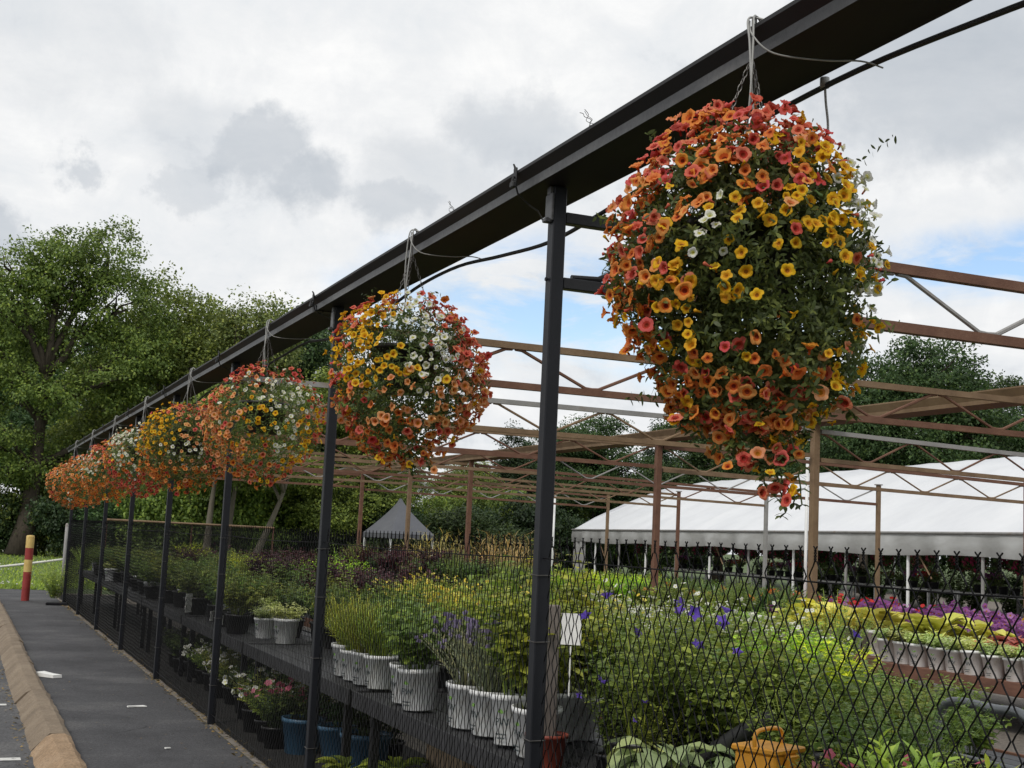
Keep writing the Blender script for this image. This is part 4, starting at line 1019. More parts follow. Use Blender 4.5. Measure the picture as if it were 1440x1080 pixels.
SPEC = {}
def species(key, name, cat, leafmat, builds, pot=('black', .11, .17), flower=None, text=False):
    """builds: list of functions seed -> (G foliage, tips); flower=(material, template, size, count, spread normal)"""
    out = []
    for i, b in enumerate(builds):
        r = bpy.data.objects.new(name, None)          # prototype, linked when first placed
        res = b; g, tips = res
        parts = [('foliage', g.mesh(key+'_foliage', leafmat))]
        if pot: parts.insert(0, ('pot', pot_cache(*pot)))
        if flower and tips is not None:
            fm, T, sz, cnt, jit = flower
            r_ = np.random.default_rng(i+5); k = r_.choice(len(tips), min(cnt, len(tips)), False)
            fg = G(); P = tips[k]+r_.normal(0, jit, (len(k), 3)); n = len(k)
            stamp(fg, T, P, unit(r_.normal(0, .45, (n, 3))+np.array([-.25, -.25, .8])), sz*r_.uniform(.8, 1.2, n))
            ms = [fm, 'th_gold'] if isinstance(fm, str) else list(fm)
            parts.append(('blossoms', fg.mesh(key+'_blossoms', ms)))
        out.append((name, cat, parts, pot, text))
    SPEC[key] = out
PC = {}
def pot_cache(kind, r, h):
    if (kind, r, h) not in PC: PC[kind, r, h] = pot_mesh(kind, r, h)
    return PC[kind, r, h]
TXT = text_mesh('PW', .042, .086, 'ink'); EMB = emblem(.088, .18)
prng = np.random.default_rng(99)
def place(key, x, y, z, label, group=None, sc=1.0, var=None, rz=None):
    vs_ = SPEC[key]; name, cat, parts, pot, text = vs_[int(prng.integers(len(vs_))) if var is None else var % len(vs_)]
    r = bpy.data.objects.new(name, None); COL.objects.link(r); r.location = (x, y, z)
    s_ = sc*prng.uniform(.93, 1.08); r.scale = (s_, s_, s_)
    rz = prng.uniform(0, 2*PI) if rz is None else rz
    r.rotation_euler = (prng.normal(0, .022), prng.normal(0, .022), 0)
    tag(r, label, cat, group)
    for nm, me in parts:
        o = obj(nm, me, r)
        if nm != 'pot': o.rotation_euler.z = rz
        elif text:
            a = math.atan2(-CD-x, -y); 
            fa = prng.uniform(.1, .6)
            e = obj('emblem', EMB, o); e.rotation_euler.z = fa
            e = obj('lettering', TXT, o, (0, 0, .074)); e.rotation_euler.z = fa
    return r
def row(key, xs, y0, y1, step, z, label, group, sc=1.0, jit=.04):
    for x in xs:
        y = y0+prng.uniform(0, step*.5)
        while y < y1:
            k = key if isinstance(key, str) else key[int(prng.integers(len(key)))]
            place(k, x+prng.normal(0, jit), y+prng.normal(0, jit), z, label, group, sc*prng.uniform(.9, 1.1)); y += step

WP = ('white', .098, .19)
B = lambda *a, **k: bush(*a, **k)[:2]
def yflower(seed):
    g, tip, pos = bush(seed, 60, .40, .26, 16, .045, .006, KITE, .15, None)
    return g, np.concatenate([tip, tip+np.random.default_rng(seed).normal(0, .05, tip.shape)])
species('leafy', 'leafy_perennial', 'potted plant', 'lf_green', [B(i, 26, .42, .24, 15, .075, .022, OVAL, .15, None, fold=.25) for i in range(3)])
species('leafy_white', 'leafy_perennial', 'potted plant', 'lf_green', [B(i+4, 26, .38, .24, 14, .075, .024, OVAL, .16, None, fold=.25) for i in range(2)], WP, None, True)
species('tall_white', 'leafy_perennial', 'potted plant', 'lf_bright', [B(i+6, 24, .62, .22, 18, .085, .026, OVAL, .16, None, fold=.2) for i in range(2)], WP, None, True)
species('fine', 'fine_leaved_perennial', 'potted plant', 'lf_olive', [B(i+10, 52, .52, .26, 22, .036, .0065, KITE, .15, None) for i in range(3)])
species('finegreen', 'fine_leaved_perennial', 'potted plant', 'lf_green', [B(i+13, 52, .50, .26, 22, .040, .009, KITE, .15, None) for i in range(3)])
species('creamy', 'cream_flecked_perennial', 'potted plant', 'lf_green', [yflower(140), yflower(141)], ('black', .11, .17), (['p_white', 'th_lime'], SMALL, .012, 60, .025))
species('grassy', 'grassy_perennial', 'potted plant', 'lf_bright', [B(i+16, 70, .36, .2, 9, .075, .004, BLADE, .16, None, upb=1.2) for i in range(2)], WP, None, True)
species('lance', 'lance_leaved_perennial', 'potted plant', 'lf_bright', [B(i+20, 22, .40, .18, 14, .13, .016, LANCE, .13, None, fold=.3, upb=1.0) for i in range(3)])
species('lance_deep', 'lance_leaved_perennial', 'potted plant', 'lf_deep', [B(i+24, 22, .46, .18, 14, .13, .017, LANCE, .13, None, fold=.3, upb=.8) for i in range(2)])
species('deep', 'dark_leaved_perennial', 'potted plant', 'lf_deep', [B(i+28, 26, .38, .22, 13, .065, .02, OVAL, .15, None, fold=.2) for i in range(2)])
species('dark', 'shade_perennial', 'potted plant', 'lf_dark', [B(i+31, 26, .36, .22, 13, .07, .024, OVAL, .15, None, fold=.2) for i in range(2)])
species('bell', 'bellflower', 'potted plant', 'lf_green', [B(i+34, 24, .60, .22, 16, .055, .014, OVAL, .15, None, fold=.2) for i in range(2)], ('black', .11, .17), ('p_violet', BELL, .021, 3, .05))
species('lavender', 'lavender', 'potted plant', 'lf_silver', [B(i+37, 70, .34, .2, 12, .035, .003, BLADE, .16, None, upb=1.3) for i in range(1)], WP, ('p_lav', TUFT, .014, 60, .012), True)
species('coreopsis', 'coreopsis', 'potted plant', 'lf_bright', [yflower(40), yflower(41)], ('black', .11, .17), ('p_lemon', SMALL, .016, 30, .02))
species('lime', 'lime_shrub', 'potted plant', 'lf_lime', [B(i+44, 44, .44, .30, 15, .055, .018, OVAL, .17, None, fold=.2) for i in range(2)])
species('yellowgreen', 'yellow_leaved_perennial', 'potted plant', leaf_mat('yellow_green_leaf', (.34, .34, .04), .3, .4), [B(i+47, 40, .34, .24, 14, .055, .017, OVAL, .16, None, fold=.2) for i in range(1)])
species('boxwood', 'boxwood', 'potted shrub', 'lf_deep', [B(i+49, 90, .42, .30, 16, .028, .010, KITE, .15, None, start=.15) for i in range(2)])
species('burgundy', 'burgundy_shrub', 'potted shrub', 'lf_burg', [B(i+52, 44, .52, .32, 16, .065, .024, OVAL, .16, None, fold=.2) for i in range(2)])
species('coral', 'coral_bells', 'potted plant', 'lf_coral', [(rosette(i+55, 60, .17, .05, .15, OVAL, (.2, 1.3)), None) for i in range(2)])
species('hosta', 'yellow_hosta', 'potted plant', 'lf_yellow', [(rosette(i+58, 30, .24, .068, .15, OVAL, (.35, 1.45), .35, .5), None) for i in range(3)], WP)
species('bluehosta', 'blue_hosta', 'potted plant', 'lf_blue', [(rosette(i+62, 24, .24, .065, .13, OVAL, (.2, 1.2), .6, .4), None) for i in range(2)])
species('greenhosta', 'white_edged_hosta', 'potted plant', 'lf_bright', [(rosette(i+65, 46, .22, .045, .12, OVAL, (.3, 1.3), .45, .3), None) for i in range(2)])
species('variegated', 'variegated_perennial', 'potted plant', 'lf_var', [B(i+68, 26, .16, .14, 10, .05, .016, OVAL, .16, None, fold=.2) for i in range(2)], WP, None, True)
species('daylily', 'daylily', 'potted plant', 'lf_deep', [B(i+71, 26, .5, .26, 8, .30, .011, BLADE, .08, None, start=.02, upb=2.2, bend=.35) for i in range(2)], ('black', .11, .17), (['p_orange', 'th_gold'], BELL, .045, 2, .03))
species('azalea_white', 'white_azalea', 'potted shrub', 'lf_olive', [B(i+74, 44, .36, .28, 13, .045, .014, OVAL, .15, None) for i in range(1)], ('black', .12, .18), (['p_white', 'th_lime'], SMALL, .026, 26, .02))
species('azalea_pink', 'pink_azalea', 'potted shrub', 'lf_dark', [B(i+76, 44, .42, .28, 13, .045, .014, OVAL, .15, None) for i in range(1)], ('black', .12, .18), (['p_pink', 'p_pink'], SMALL, .028, 30, .02))
def flowmass(seed): 
    g, tip, pos = bush(seed, 60, .28, .22, 10, .04, .012, KITE, .15, None); r_ = np.random.default_rng(seed)
    return g, np.concatenate([tip+r_.normal(0, .03, tip.shape) for _ in range(4)])
species('purple', 'purple_petunia', 'potted plant', 'lf_deep', [flowmass(80), flowmass(81)], ('black', .11, .17), ('p_purple', SMALL, .028, 130, .02))
species('redf', 'red_geranium', 'potted plant', 'lf_deep', [flowmass(82)], ('black', .11, .17), ('p_red', SMALL, .026, 110, .02))
species('orangef', 'orange_lantana', 'potted plant', 'lf_olive', [flowmass(84)], ('black', .11, .17), ('p_yellow', SMALL, .026, 60, .02))
species('pinkf', 'pink_phlox', 'potted plant', 'lf_green', [flowmass(86)], ('black', .11, .17), ('p_pink', SMALL, .022, 12, .02))
species('blue_pot', 'leafy_perennial', 'potted plant', 'lf_dark', [B(88, 26, .28, .22, 12, .06, .018, OVAL, .24, None)], ('blue', .16, .26))
species('tallgrass', 'ornamental_grass', 'ornamental grass', 'lf_straw', [B(90+i, 60, 1.6, .8, 10, .42, .010, BLADE, .05, None, start=.1, upb=1.8, bend=.6, rbase=.2, curve=1.8) for i in range(1)], None)
species('bigshrub', 'green_shrub', 'shrub', 'lf_deep', [B(92+i, 90, 1.25, .65, 24, .085, .032, OVAL, .05, None, start=.05, rbase=.15) for i in range(2)], None)
species('bigburg', 'burgundy_shrub', 'shrub', 'lf_burg', [B(95+i, 80, 1.2, .6, 24, .085, .034, OVAL, .05, None, start=.05, rbase=.15) for i in range(1)], None)
species('biglight', 'pale_shrub', 'shrub', 'lf_olive', [B(97+i, 90, 1.5, .8, 26, .085, .022, OVAL, .05, None, start=.05, rbase=.15) for i in range(1)], None)

# benches
def bench(x0, x1, y0, y1, z, label, mats, group, legs=True):
    r = bpy.data.objects.new('nursery_bench', None); COL.objects.link(r); r.location = ((x0+x1)/2, y0, 0); tag(r, label, 'bench', group)
    hw = (x1-x0)/2; L = y1-y0
    g = G(); n = max(2, int((x1-x0)/.12))
    for i in range(n):
        a = -hw+i*2*hw/n; g.box((a+.004, 0.01, z-.022), (a+2*hw/n-.004, L-.01, z), 0, bev=.003)
    obj('top', g.mesh('bench_top', mats[0]), r)
    for nm, xa in (('front_rail', -hw-.022), ('back_rail', hw+.002)):
        obj(nm, G().box((xa, .0, z-.085), (xa+.02, L, z+.012), 0, bev=.003).mesh(nm, mats[1]), r)
    for sy in (.25, L-.25):
        for sx in (-hw+.06, hw-.06):
            obj('leg', G().box((sx-.025, sy-.025, .006), (sx+.025, sy+.025, z-.023), 0, bev=.003).mesh('leg', mats[2]), r)
for k in range(0, 8):
    y0 = Y1+S*(k-1)+.04; 
    bench(.26, 1.12, y0, y0+S-.08, .66, ('black bench behind the nearest fence panel' if k == 0 else f'black bench behind the fence panel between the {ORD[k-1]} and {ORD[k]} posts'), ('bench', 'bench', 'black'), 'black benches along the fence')
for i, y0 in enumerate((4.6, 7.9, 11.2, 14.5, 17.8, 21.1)):
    bench(1.75, 3.15, y0, y0+3.2, .62, f'{ORD[i]} dark bench from the near end in the row behind the fence benches', ('bench', 'rust_a', 'black'), 'dark benches in the second row')
for i, y0 in enumerate((5.6, 8.9, 12.2, 15.5, 18.8, 22.1)):
    bench(4.72, 5.62, y0, y0+3.2, .80, ('rust edged bench carrying the yellow hostas and white pots' if i == 0 else f'{ORD[i]} rust edged bench from the near end in the row by the middle posts'), ('wood', 'wood', 'rust_a'), 'rust edged benches by the middle posts')
for i, y0 in enumerate((8.0, 11.3, 14.6, 17.9, 21.2)):
    bench(7.2, 9.6, y0, y0+3.2, .55, f'{ORD[i]} low bench from the near end beyond the middle posts', ('bench', 'rust_a', 'rust_a'), 'low benches beyond the middle posts')

# --- near bench (x .26-1.12, z .66)
NR = 'behind the nearest fence panel'
row('lance', (.42, .78), 1.25, 3.05, .27, .66, f'bright green lance leaved plant in black pot on the bench {NR}', 'lance leaved plants behind the nearest panel', .84)
row(['leafy', 'deep'], (1.0,), 1.6, 2.7, .28, .66, f'oval leaved green plant at the back of the bench {NR}', 'oval leaved plants at the back of the nearest bench')
place('bluehosta', .46, 4.40, .66, 'pale blue green hosta with big drooping leaves on the nearest bench', None, .85, 0)
place('bluehosta', .75, 4.25, .66, 'smaller blue green hosta behind the big drooping one on the nearest bench', None, .8, 1)
row(['leafy', 'finegreen'], (.85,), 3.4, 4.2, .27, .66, f'bushy green plant in black pot beside the yellow bucket on the nearest bench', 'bushy plants beside the yellow bucket', .9)
row('pinkf', (.62,), 3.0, 3.5, .3, .66, 'green plant with a few pink blooms at the back of the nearest bench', 'pink flowered plants on the nearest bench')
for (x, y, l) in ((.52, 4.70, 'bellflower with violet blooms nearest the grey stake'), (.82, 4.95, 'tall bellflower with violet blooms behind the white sign'), (1.0, 4.45, 'violet bellflower farther along from the white sign'), (.95, 5.3, 'violet bellflower just behind the nearest black post')):
    place('bell', x, y, .66, l, None, 1.05)
row(['deep', 'leafy'], (.78, 1.0), 4.35, 5.2, .27, .66, 'oval leaved green plant among the violet bellflowers', 'oval leaved plants among the bellflowers', 1.1)
place('bell', .50, 4.88, .66, 'short bellflower with violet blooms low behind the fence wires', None, .62)
place('bell', .55, 4.62, .66, 'second short bellflower with violet blooms, behind the pale hosta', None, .58)
P12 = 'between the first and second posts'
for (k, x, y, l) in (('tall_white', .40, 5.42, 'tall leafy plant in the white pot closest to the nearest post'), ('tall_white', .42, 5.72, 'tall leafy plant in the second white pot from the nearest post'), ('tall_white', .70, 5.85, 'tall leafy plant in a white pot standing behind the front pots'),
                     ('lavender', .42, 6.02, 'grey purple lavender in a white pot on the near bench'), ('lavender', .40, 6.28, 'second lavender in a white pot, next to a gap on the bench'),
                     ('leafy_white', .38, 6.95, 'leafy plant in a white pot at the right of the bench gap'), ('leafy_white', .40, 7.22, 'leafy plant in a white pot left of the bench gap'), ('leafy_white', .62, 6.75, 'leafy plant in a white pot set back at the bench gap'),
                     ('grassy', .42, 8.12, 'grassy plant in a white pot near the second post'), ('grassy', .42, 8.36, 'grassy plant in a white pot just past the second post'), ('grassy', .44, 8.62, 'last grassy plant in a white pot before the empty bench'), ('grassy', .44, 7.88, 'first grassy plant in a white pot after the leafy ones')):
    place(k, x, y, .672, l, 'plants in white pots on the near bench', 1.15 if k in ('tall_white', 'leafy_white') else 1.06)
row(['leafy', 'tall_white'], (.92,), 5.6, 7.6, .3, .66, f'leafy green plant at the back of the bench {P12}', 'leafy plants at the back of the bench', 1.0)
row(['coreopsis', 'deep'], (.95,), 7.7, 8.9, .3, .66, 'yellow flecked plant at the back of the bench by the second post', 'plants at the back of the bench by the second post', .95)
row(['deep', 'leafy'], (.98,), 9.0, 11.0, .28, .66, 'leafy plant in black pot behind the empty bench', 'leafy plants behind the empty bench', 1.05)
row(['deep', 'leafy', 'leafy', 'variegated'], (.5, .92), 11.0, 27, .42, .66, 'leafy green plant in black pot on the far part of the fence bench', 'leafy plants on the far fence bench', 1.0, .07)
# under the bench
for (k, x, y, l) in (('azalea_white', .30, 10.15, 'white flowered azalea under the empty bench by the third post'), ('azalea_white', .30, 10.65, 'white flowered azalea under the bench just past the third post'), ('azalea_white', .62, 10.3, 'white flowered azalea set back under the empty bench'), ('azalea_pink', .28, 9.85, 'pink flowered azalea under the bench left of the second post'), ('azalea_pink', .88, 9.0, 'pink flowered azalea under the bench behind the blue pots')):
    place(k, x, y, .006, l, 'azaleas under the bench', .95)
row(['azalea_white', 'dark'], (.4, .8), 11.1, 16, .55, .012, 'low shrub in shade under the fence bench', 'low shrubs under the fence bench', .9)
for (x, y, l) in ((.62, 8.70, 'dark plant in the blue pot right of the bench leg'), (.60, 9.22, 'dark plant in the blue pot just right of the second post'), (.42, 9.62, 'dark plant in the blue pot hidden behind the second post')):
    place('blue_pot', x, y, .006, l, 'blue pots under the bench')
for i, (x, y) in enumerate(((.30, 7.55), (.32, 7.1), (.30, 7.95), (.55, 7.35), (.55, 7.8), (.32, 6.7), (.6, 6.9))):
    place('greenhosta', x, y, .006, 'bright green white flecked plant on the ground under the near bench', 'bright plants under the near bench', .95)
r = bpy.data.objects.new('cardboard_box', None); COL.objects.link(r); r.location = (.98, 7.55, .012); tag(r, 'tan cardboard box on the ground under the near bench', 'box')
MT['cardboard'] = surf('cardboard', (.30, .22, .15), 5, rough=.9)
obj('carton', G().box((-.22, -.32, 0), (.22, .32, .40), 0, bev=.004).mesh('carton', 'cardboard'), r)
obj('flap', G().box((-.222, -.33, .401), (-.01, .33, .407)).mesh('carton_flap', 'cardboard'), r); obj('flap', G().box((.01, -.33, .401), (.222, .33, .407)).mesh('carton_flap', 'cardboard'), r)
# --- second row bench (x 1.75-3.15, z .62)
row(['deep', 'leafy', 'leafy'], (1.92,), 5.7, 8.4, .28, .62, 'dense green plant along the front of the second bench', 'green plants along the front of the second bench', 1.0)
row(['leafy', 'lime', 'leafy'], (2.28,), 5.7, 7.2, .30, .62, 'bushy broad leaved plant in the middle of the second bench', 'broad leaved plants on the second bench', 1.1)
row('creamy', (2.3,), 7.2, 8.6, .30, .62, 'cream flecked fine plant in the middle of the second bench', 'cream flecked plants on the second bench', 1.15)
row('creamy', (2.65,), 6.6, 8.4, .30, .62, 'cream flecked fine plant near the back of the second bench', 'cream flecked plants on the second bench', 1.1)
row(['finegreen', 'lime', 'fine'], (3.0,), 6.6, 8.4, .32, .62, 'fine green or lime plant at the back edge of the second bench', 'green and lime plants at the back edge of the second bench', 1.08)
row(['leafy', 'finegreen'], (1.9, 2.2), 4.75, 5.6, .28, .62, 'leafy plant at the near end of the second bench', 'leafy plants at the near end of the second bench', .72)
row('leafy', (2.6, 2.95), 5.7, 6.5, .32, .62, 'leafy plant at the near back corner of the second bench', 'leafy plants at the back corner of the second bench', .7)
row('coreopsis', (1.95, 2.35), 8.5, 12.5, .36, .62, 'yellow flowered coreopsis on the second bench', 'yellow coreopsis on the second bench', 1.08)
row(['finegreen', 'yellowgreen', 'deep', 'coreopsis'], (2.75, 3.05), 8.6, 12.5, .42, .62, 'bushy plant at the back of the second bench, behind the coreopsis', 'bushy plants behind the coreopsis', 1.05)
row(['leafy', 'deep', 'burgundy', 'lime', 'leafy'], (1.95, 2.6), 12.9, 25, .46, .62, 'mixed perennial, green or burgundy, on the far second bench', 'mixed perennials on the far second bench', 1.1, .08)
# --- rust edged bench (x 4.72-5.62, z .80)
yw = 6.1
for i in range(14):
    y = 6.05+i*.2
    place('variegated', 4.87+prng.normal(0, .015), y, .80, 'small variegated plant in a white pot along the rust edged bench', 'white pots along the rust edged bench', .88)
row('hosta', (5.12, 5.45), 8.25, 10.3, .40, .80, 'golden yellow hosta with broad leaves on the rust edged bench', 'golden hostas on the rust edged bench', 1.05, .05)
row('coral', (5.1, 5.45), 6.1, 8.1, .28, .80, 'coral leaved plant beside the golden hostas', 'coral leaved plants beside the hostas', .95, .03)
row(['variegated', 'leafy', 'finegreen'], (4.95, 5.35), 10.6, 13.0, .32, .80, 'pale green plant on the second rust edged bench', 'pale green plants on the second rust edged bench', .8)
row(['deep', 'variegated'], (4.95, 5.35), 13.6, 17.5, .4, .80, 'small plant in a black pot along the rust edged bench', 'small plants in black pots by the middle posts', .65)
row(['burgundy', 'dark', 'deep', 'fine'], (4.95, 5.4), 17.8, 25, .5, .80, 'shrubby plant, dark or burgundy, on the far rust edged bench', 'shrubby plants on the far benches', 1.0)
# --- beyond the middle posts (x 7.2-9.6, z .55)
row('purple', (7.5, 7.95), 8.6, 14.0, .36, .55, 'purple petunia in bloom in front of the tent', 'purple petunias in front of the tent', 1.05)
row('redf', (8.6, 9.1), 13.2, 16.0, .4, .55, 'red geranium in bloom in front of the tent', 'red geraniums in front of the tent', 1.05)
row('orangef', (8.7, 9.2), 8.2, 11.0, .38, .55, 'orange yellow lantana in front of the tent', 'orange lantanas in front of the tent', 1.1)
row('purple', (8.6, 9.1), 11.2, 13.0, .38, .55, 'purple petunia at the back of the bench in front of the tent', 'purple petunias at the back', 1.05)
row('daylily', (7.35, 7.8, 8.3), 14.2, 17.3, .42, .55, 'daylily with strap leaves and orange blooms beyond the middle posts', 'daylilies beyond the middle posts', 1.0)
row('lime', (7.4, 8.0), 17.6, 21.0, .45, .55, 'lime green shrub beyond the middle posts', 'lime shrubs beyond the middle posts', 1.1)
row('boxwood', (7.5, 8.2, 8.9), 21.0, 24.2, .5, .55, 'rounded boxwood shrub beyond the middle posts', 'boxwoods beyond the middle posts', 1.15)
row(['lance_deep', 'deep'], (8.8, 9.3), 16.2, 21.0, .5, .55, 'deep green plant behind the lime shrubs', 'deep green plants behind the lime shrubs', 1.1)
# --- back of the yard
row(['bigshrub', 'biglight'], (6.2, 8.0, 9.6), 25.4, 30, 1.5, .006, 'big leafy shrub standing at the back of the nursery yard', 'big leafy shrubs at the back', .95, .25)
row('bigburg', (3.2, 4.4), 26.0, 30, 1.2, .006, 'big burgundy shrub at the back of the nursery yard', 'big burgundy shrubs at the back', .95, .2)
row('bigshrub', (1.8, 2.6), 26.5, 31.5, 1.6, .006, 'green shrub rising above the fence at the back corner', 'green shrubs at the back corner', 1.05, .2)
for i, (x, y) in enumerate(((9.0, 31.5), (10.4, 31.0), (11.6, 32.0))):
    place('tallgrass', x, y, .006, ['straw coloured tall grass behind the shrubs, beside the grey tent', 'middle clump of straw coloured tall grass', 'straw coloured tall grass nearest the white tent'][i], None, 1.15)
row(['boxwood', 'deep', 'lime'], (10.4, 11.2), 17.5, 28, 1.0, .006, 'rounded shrub on the ground near the back posts', 'rounded shrubs near the back posts', 1.7, .15)
# weeds poking through the far end of the fence
for i, (x, y, s_) in enumerate(((-.12, 27.6, .55), (.1, 24.3, .35))):
    o = place('biglight', x, y, .05 if i == 0 else .75, ['leafy weed growing out through the far end of the fence', 'leafy sprig poking through the fence before the seventh post'][i], None, s_)

# stake, sign, bucket, cart
obj('stake', G().box((-.035, -.018, .0), (.035, .018, .66), 0, bev=.006).mesh('stake', 'wood_grey'), None, (.36, 5.22, .68), 'weathered grey wooden stake standing in the red pot behind the nearest post', 'stake')
rp = obj('red_pot', pot_mesh('red', .09, .14), None, (.36, 5.22, .66), 'red plastic pot at the foot of the grey stake', 'pot')
g = G(); g.box((-.002, -.042, -.064), (.002, .042, .064), 0)
o = obj('sign', g.mesh('sign', 'card'), None, (.34, 4.98, 1.255), 'blank white card sign beside the nearest post', 'sign'); o.rotation_euler = (0, .04, 1.12)
obj('stake', G().box((-.006, -.003, 0), (.006, .003, .20), 0).mesh('sign_stake', 'card'), o, (.006, 0, -.27))
r = bpy.data.objects.new('caution_bucket', None); COL.objects.link(r); r.location = (.52, 3.80, .74); r.scale = (.8, .8, .8); r.rotation_euler.z = .4; tag(r, 'yellow bucket with a handle on a teal base among the near plants', 'bucket')
obj('base', G().box((-.11, -.11, .001), (.11, .11, .14), 0, bev=.015).mesh('bucket_base', 'teal'), r)
g = G(); g.box((-.10, -.10, .141), (.10, .10, .262), 0, bev=.008); g.box((-.112, -.112, .263), (.112, .112, .288), 0, bev=.006); g.box((-.04, -.13, .20), (.04, -.101, .262), 0, bev=.004)
obj('tub', g.mesh('bucket_tub', 'bucket_yellow'), r)
obj('handle', G().tube(smooth_path([(-.10, -.0, .28), (-.10, -.0, .33), (-.06, -.0, .352), (.06, -.0, .352), (.10, -.0, .33), (.10, -.0, .28)], 5), .009, 8).mesh('handle', 'bucket_yellow', True), r)
r = bpy.data.objects.new('nursery_cart', None); COL.objects.link(r); r.location = (1.26, 3.56, 0.07); tag(r, 'grey metal hand cart with a rounded push handle', 'cart')
obj('handle', G().tube(smooth_path([(0, .28, .35), (0, .28, .90), (0, .27, .99), (0, .20, 1.045), (0, .0, 1.045), (0, -.12, 1.045), (0, -.2, .99), (0, -.21, .9), (0, -.21, .35)], 6), .017, 10).mesh('handle', 'grey_metal', True), r)
obj('crossbar', G().tube([(0, .275, .86), (0, -.205, .86)], .013, 8).mesh('crossbar', 'grey_metal', True), r)
obj('deck', G().box((-.02, -.35, .30), (.75-.5, .40, .34), 0, bev=.006).mesh('deck', 'wood_grey'), r)
for (x, y) in ((.03, -.27), (.20, -.27), (.03, .32), (.20, .32)):
    th = np.linspace(0, 2*PI, 17); g = G(); g.tube(np.stack([.12*np.cos(th)+x, 0*th+y, .128+.12*np.sin(th)*.98], 1), .014, 6, 0, False); g.tube([(x, y-.02, .128), (x, y+.02, .128)], .09, 12)
    obj('wheel', g.mesh('wheel', 'rubber'), r)
# black water pipe leaning between the near pots
obj('water_pipe', G().tube(smooth_path([(.62, 4.55, .68), (.66, 4.45, .80), (.72, 4.30, .92), (.8, 4.2, 1.0)], 5), .035, 12).mesh('water_pipe', 'rubber', True), None, None, 'thick black pipe leaning behind the blue green hosta', 'pipe')
# plant tags
for i, (x, y, z, l) in enumerate(((.3, 14.3, .80, 'printed plant tag with pink and green print on the far fence bench'), (.3, 12.9, .76, 'white plant tag near the fourth post'), (.32, 12.5, .75, 'white plant tag between two dark pots by the fourth post'))):
    r = bpy.data.objects.new('plant_tag', None); COL.objects.link(r); r.location = (x, y, z); tag(r, l, 'tag'); r.rotation_euler.z = -.6
    sz = .075 if i == 0 else .035
    obj('card', G().box((-.002, -sz, -sz*1.3), (.002, sz, sz*1.3), 0).mesh('card', 'card'), r)
    if i == 0:
        g = G()
        for q_ in range(4): g.box((-.004, -sz*.8, sz*(1.0-.45*q_)), (-.0025, sz*(.5-.3*(q_ % 2)), sz*(1.2-.45*q_)), 0 if q_ < 2 else 1)
        obj('print', g.mesh('print', ['ink_pink', 'ink_teal']), r)

# ------------------------------------------------------------------ white tent
TL = np.array([23.26, 53.1]); TR = np.array([18.6, 21.4]); es = unit(TR-TL); et = np.array([-es[1], es[0]])
if et[0] < 0: et = -et
tl = 46.0
r = bpy.data.objects.new('white_tent', None); COL.objects.link(r)
mw = Matrix.Identity(4)
for i in range(2): mw[i][0] = es[i]; mw[i][1] = et[i]; mw[i][3] = TL[i]
r.matrix_world = mw; tag(r, 'long white greenhouse tent with a ridged roof and open front', 'tent')
prof = [(-.12, 2.26), (0, 2.32), (.9, 2.86), (2.3, 3.55), (3.8, 4.2), (5.2, 4.62), (6.6, 4.2), (8.1, 3.55), (9.5, 2.86), (10.4, 2.3)]
ns = 92; ss = np.linspace(0, tl, ns+1); P = np.array(prof); k = len(P); v = np.zeros((ns+1, k, 3))
v[:, :, 0] = ss[:, None]; v[:, :, 1] = P[:, 0]; v[:, :, 2] = P[:, 1]
sag = -.085*np.sin(ss/2.0*PI % PI)[:, None]*np.array([0, .3, 1, 1, 1, .3, 1, 1, 1, .3]); v[:, :, 2] += sag
endd = np.exp(-ss/.5)[:, None]; v[:, :, 2] -= endd*.12*np.array([0, 0, .5, 1, 1, 1.2, 1, 1, .5, 0])
i, j = np.meshgrid(np.arange(ns), np.arange(k-1), indexing='ij'); a = i*k+j
obj('roof', G().add(v.reshape(-1, 3), np.stack([a, a+k, a+k+1, a+1], -1).reshape(-1, 4)).mesh('tent_roof', 'tent', True), r)
# valance with soft folds
nv = 300; sv = np.linspace(0, tl, nv+1); zs = np.array([2.24, 2.05, 1.88, 1.74]); v = np.zeros((nv+1, 4, 3))
v[:, :, 0] = sv[:, None]; fold = (.05*np.sin(sv*2.3)+.03*np.sin(sv*5.1+1))[:, None]*np.array([0, .5, 1, 1.3]); v[:, :, 1] = -.10+fold-np.array([0, .05, .06, .03]); v[:, :, 2] = zs+(.03*np.sin(sv*.9))[:, None]*np.array([0, .3, .6, 1])
i, j = np.meshgrid(np.arange(nv), np.arange(3), indexing='ij'); a = i*4+j
obj('valance', G().add(v.reshape(-1, 3), np.stack([a, a+4, a+5, a+1], -1).reshape(-1, 4)).mesh('tent_valance', 'valance', True), r)
obj('eave_pipe', G().tube([(0, -.13, 2.275), (tl, -.13, 2.275)], .03, 8).mesh('eave_pipe', 'rust_c'), r)
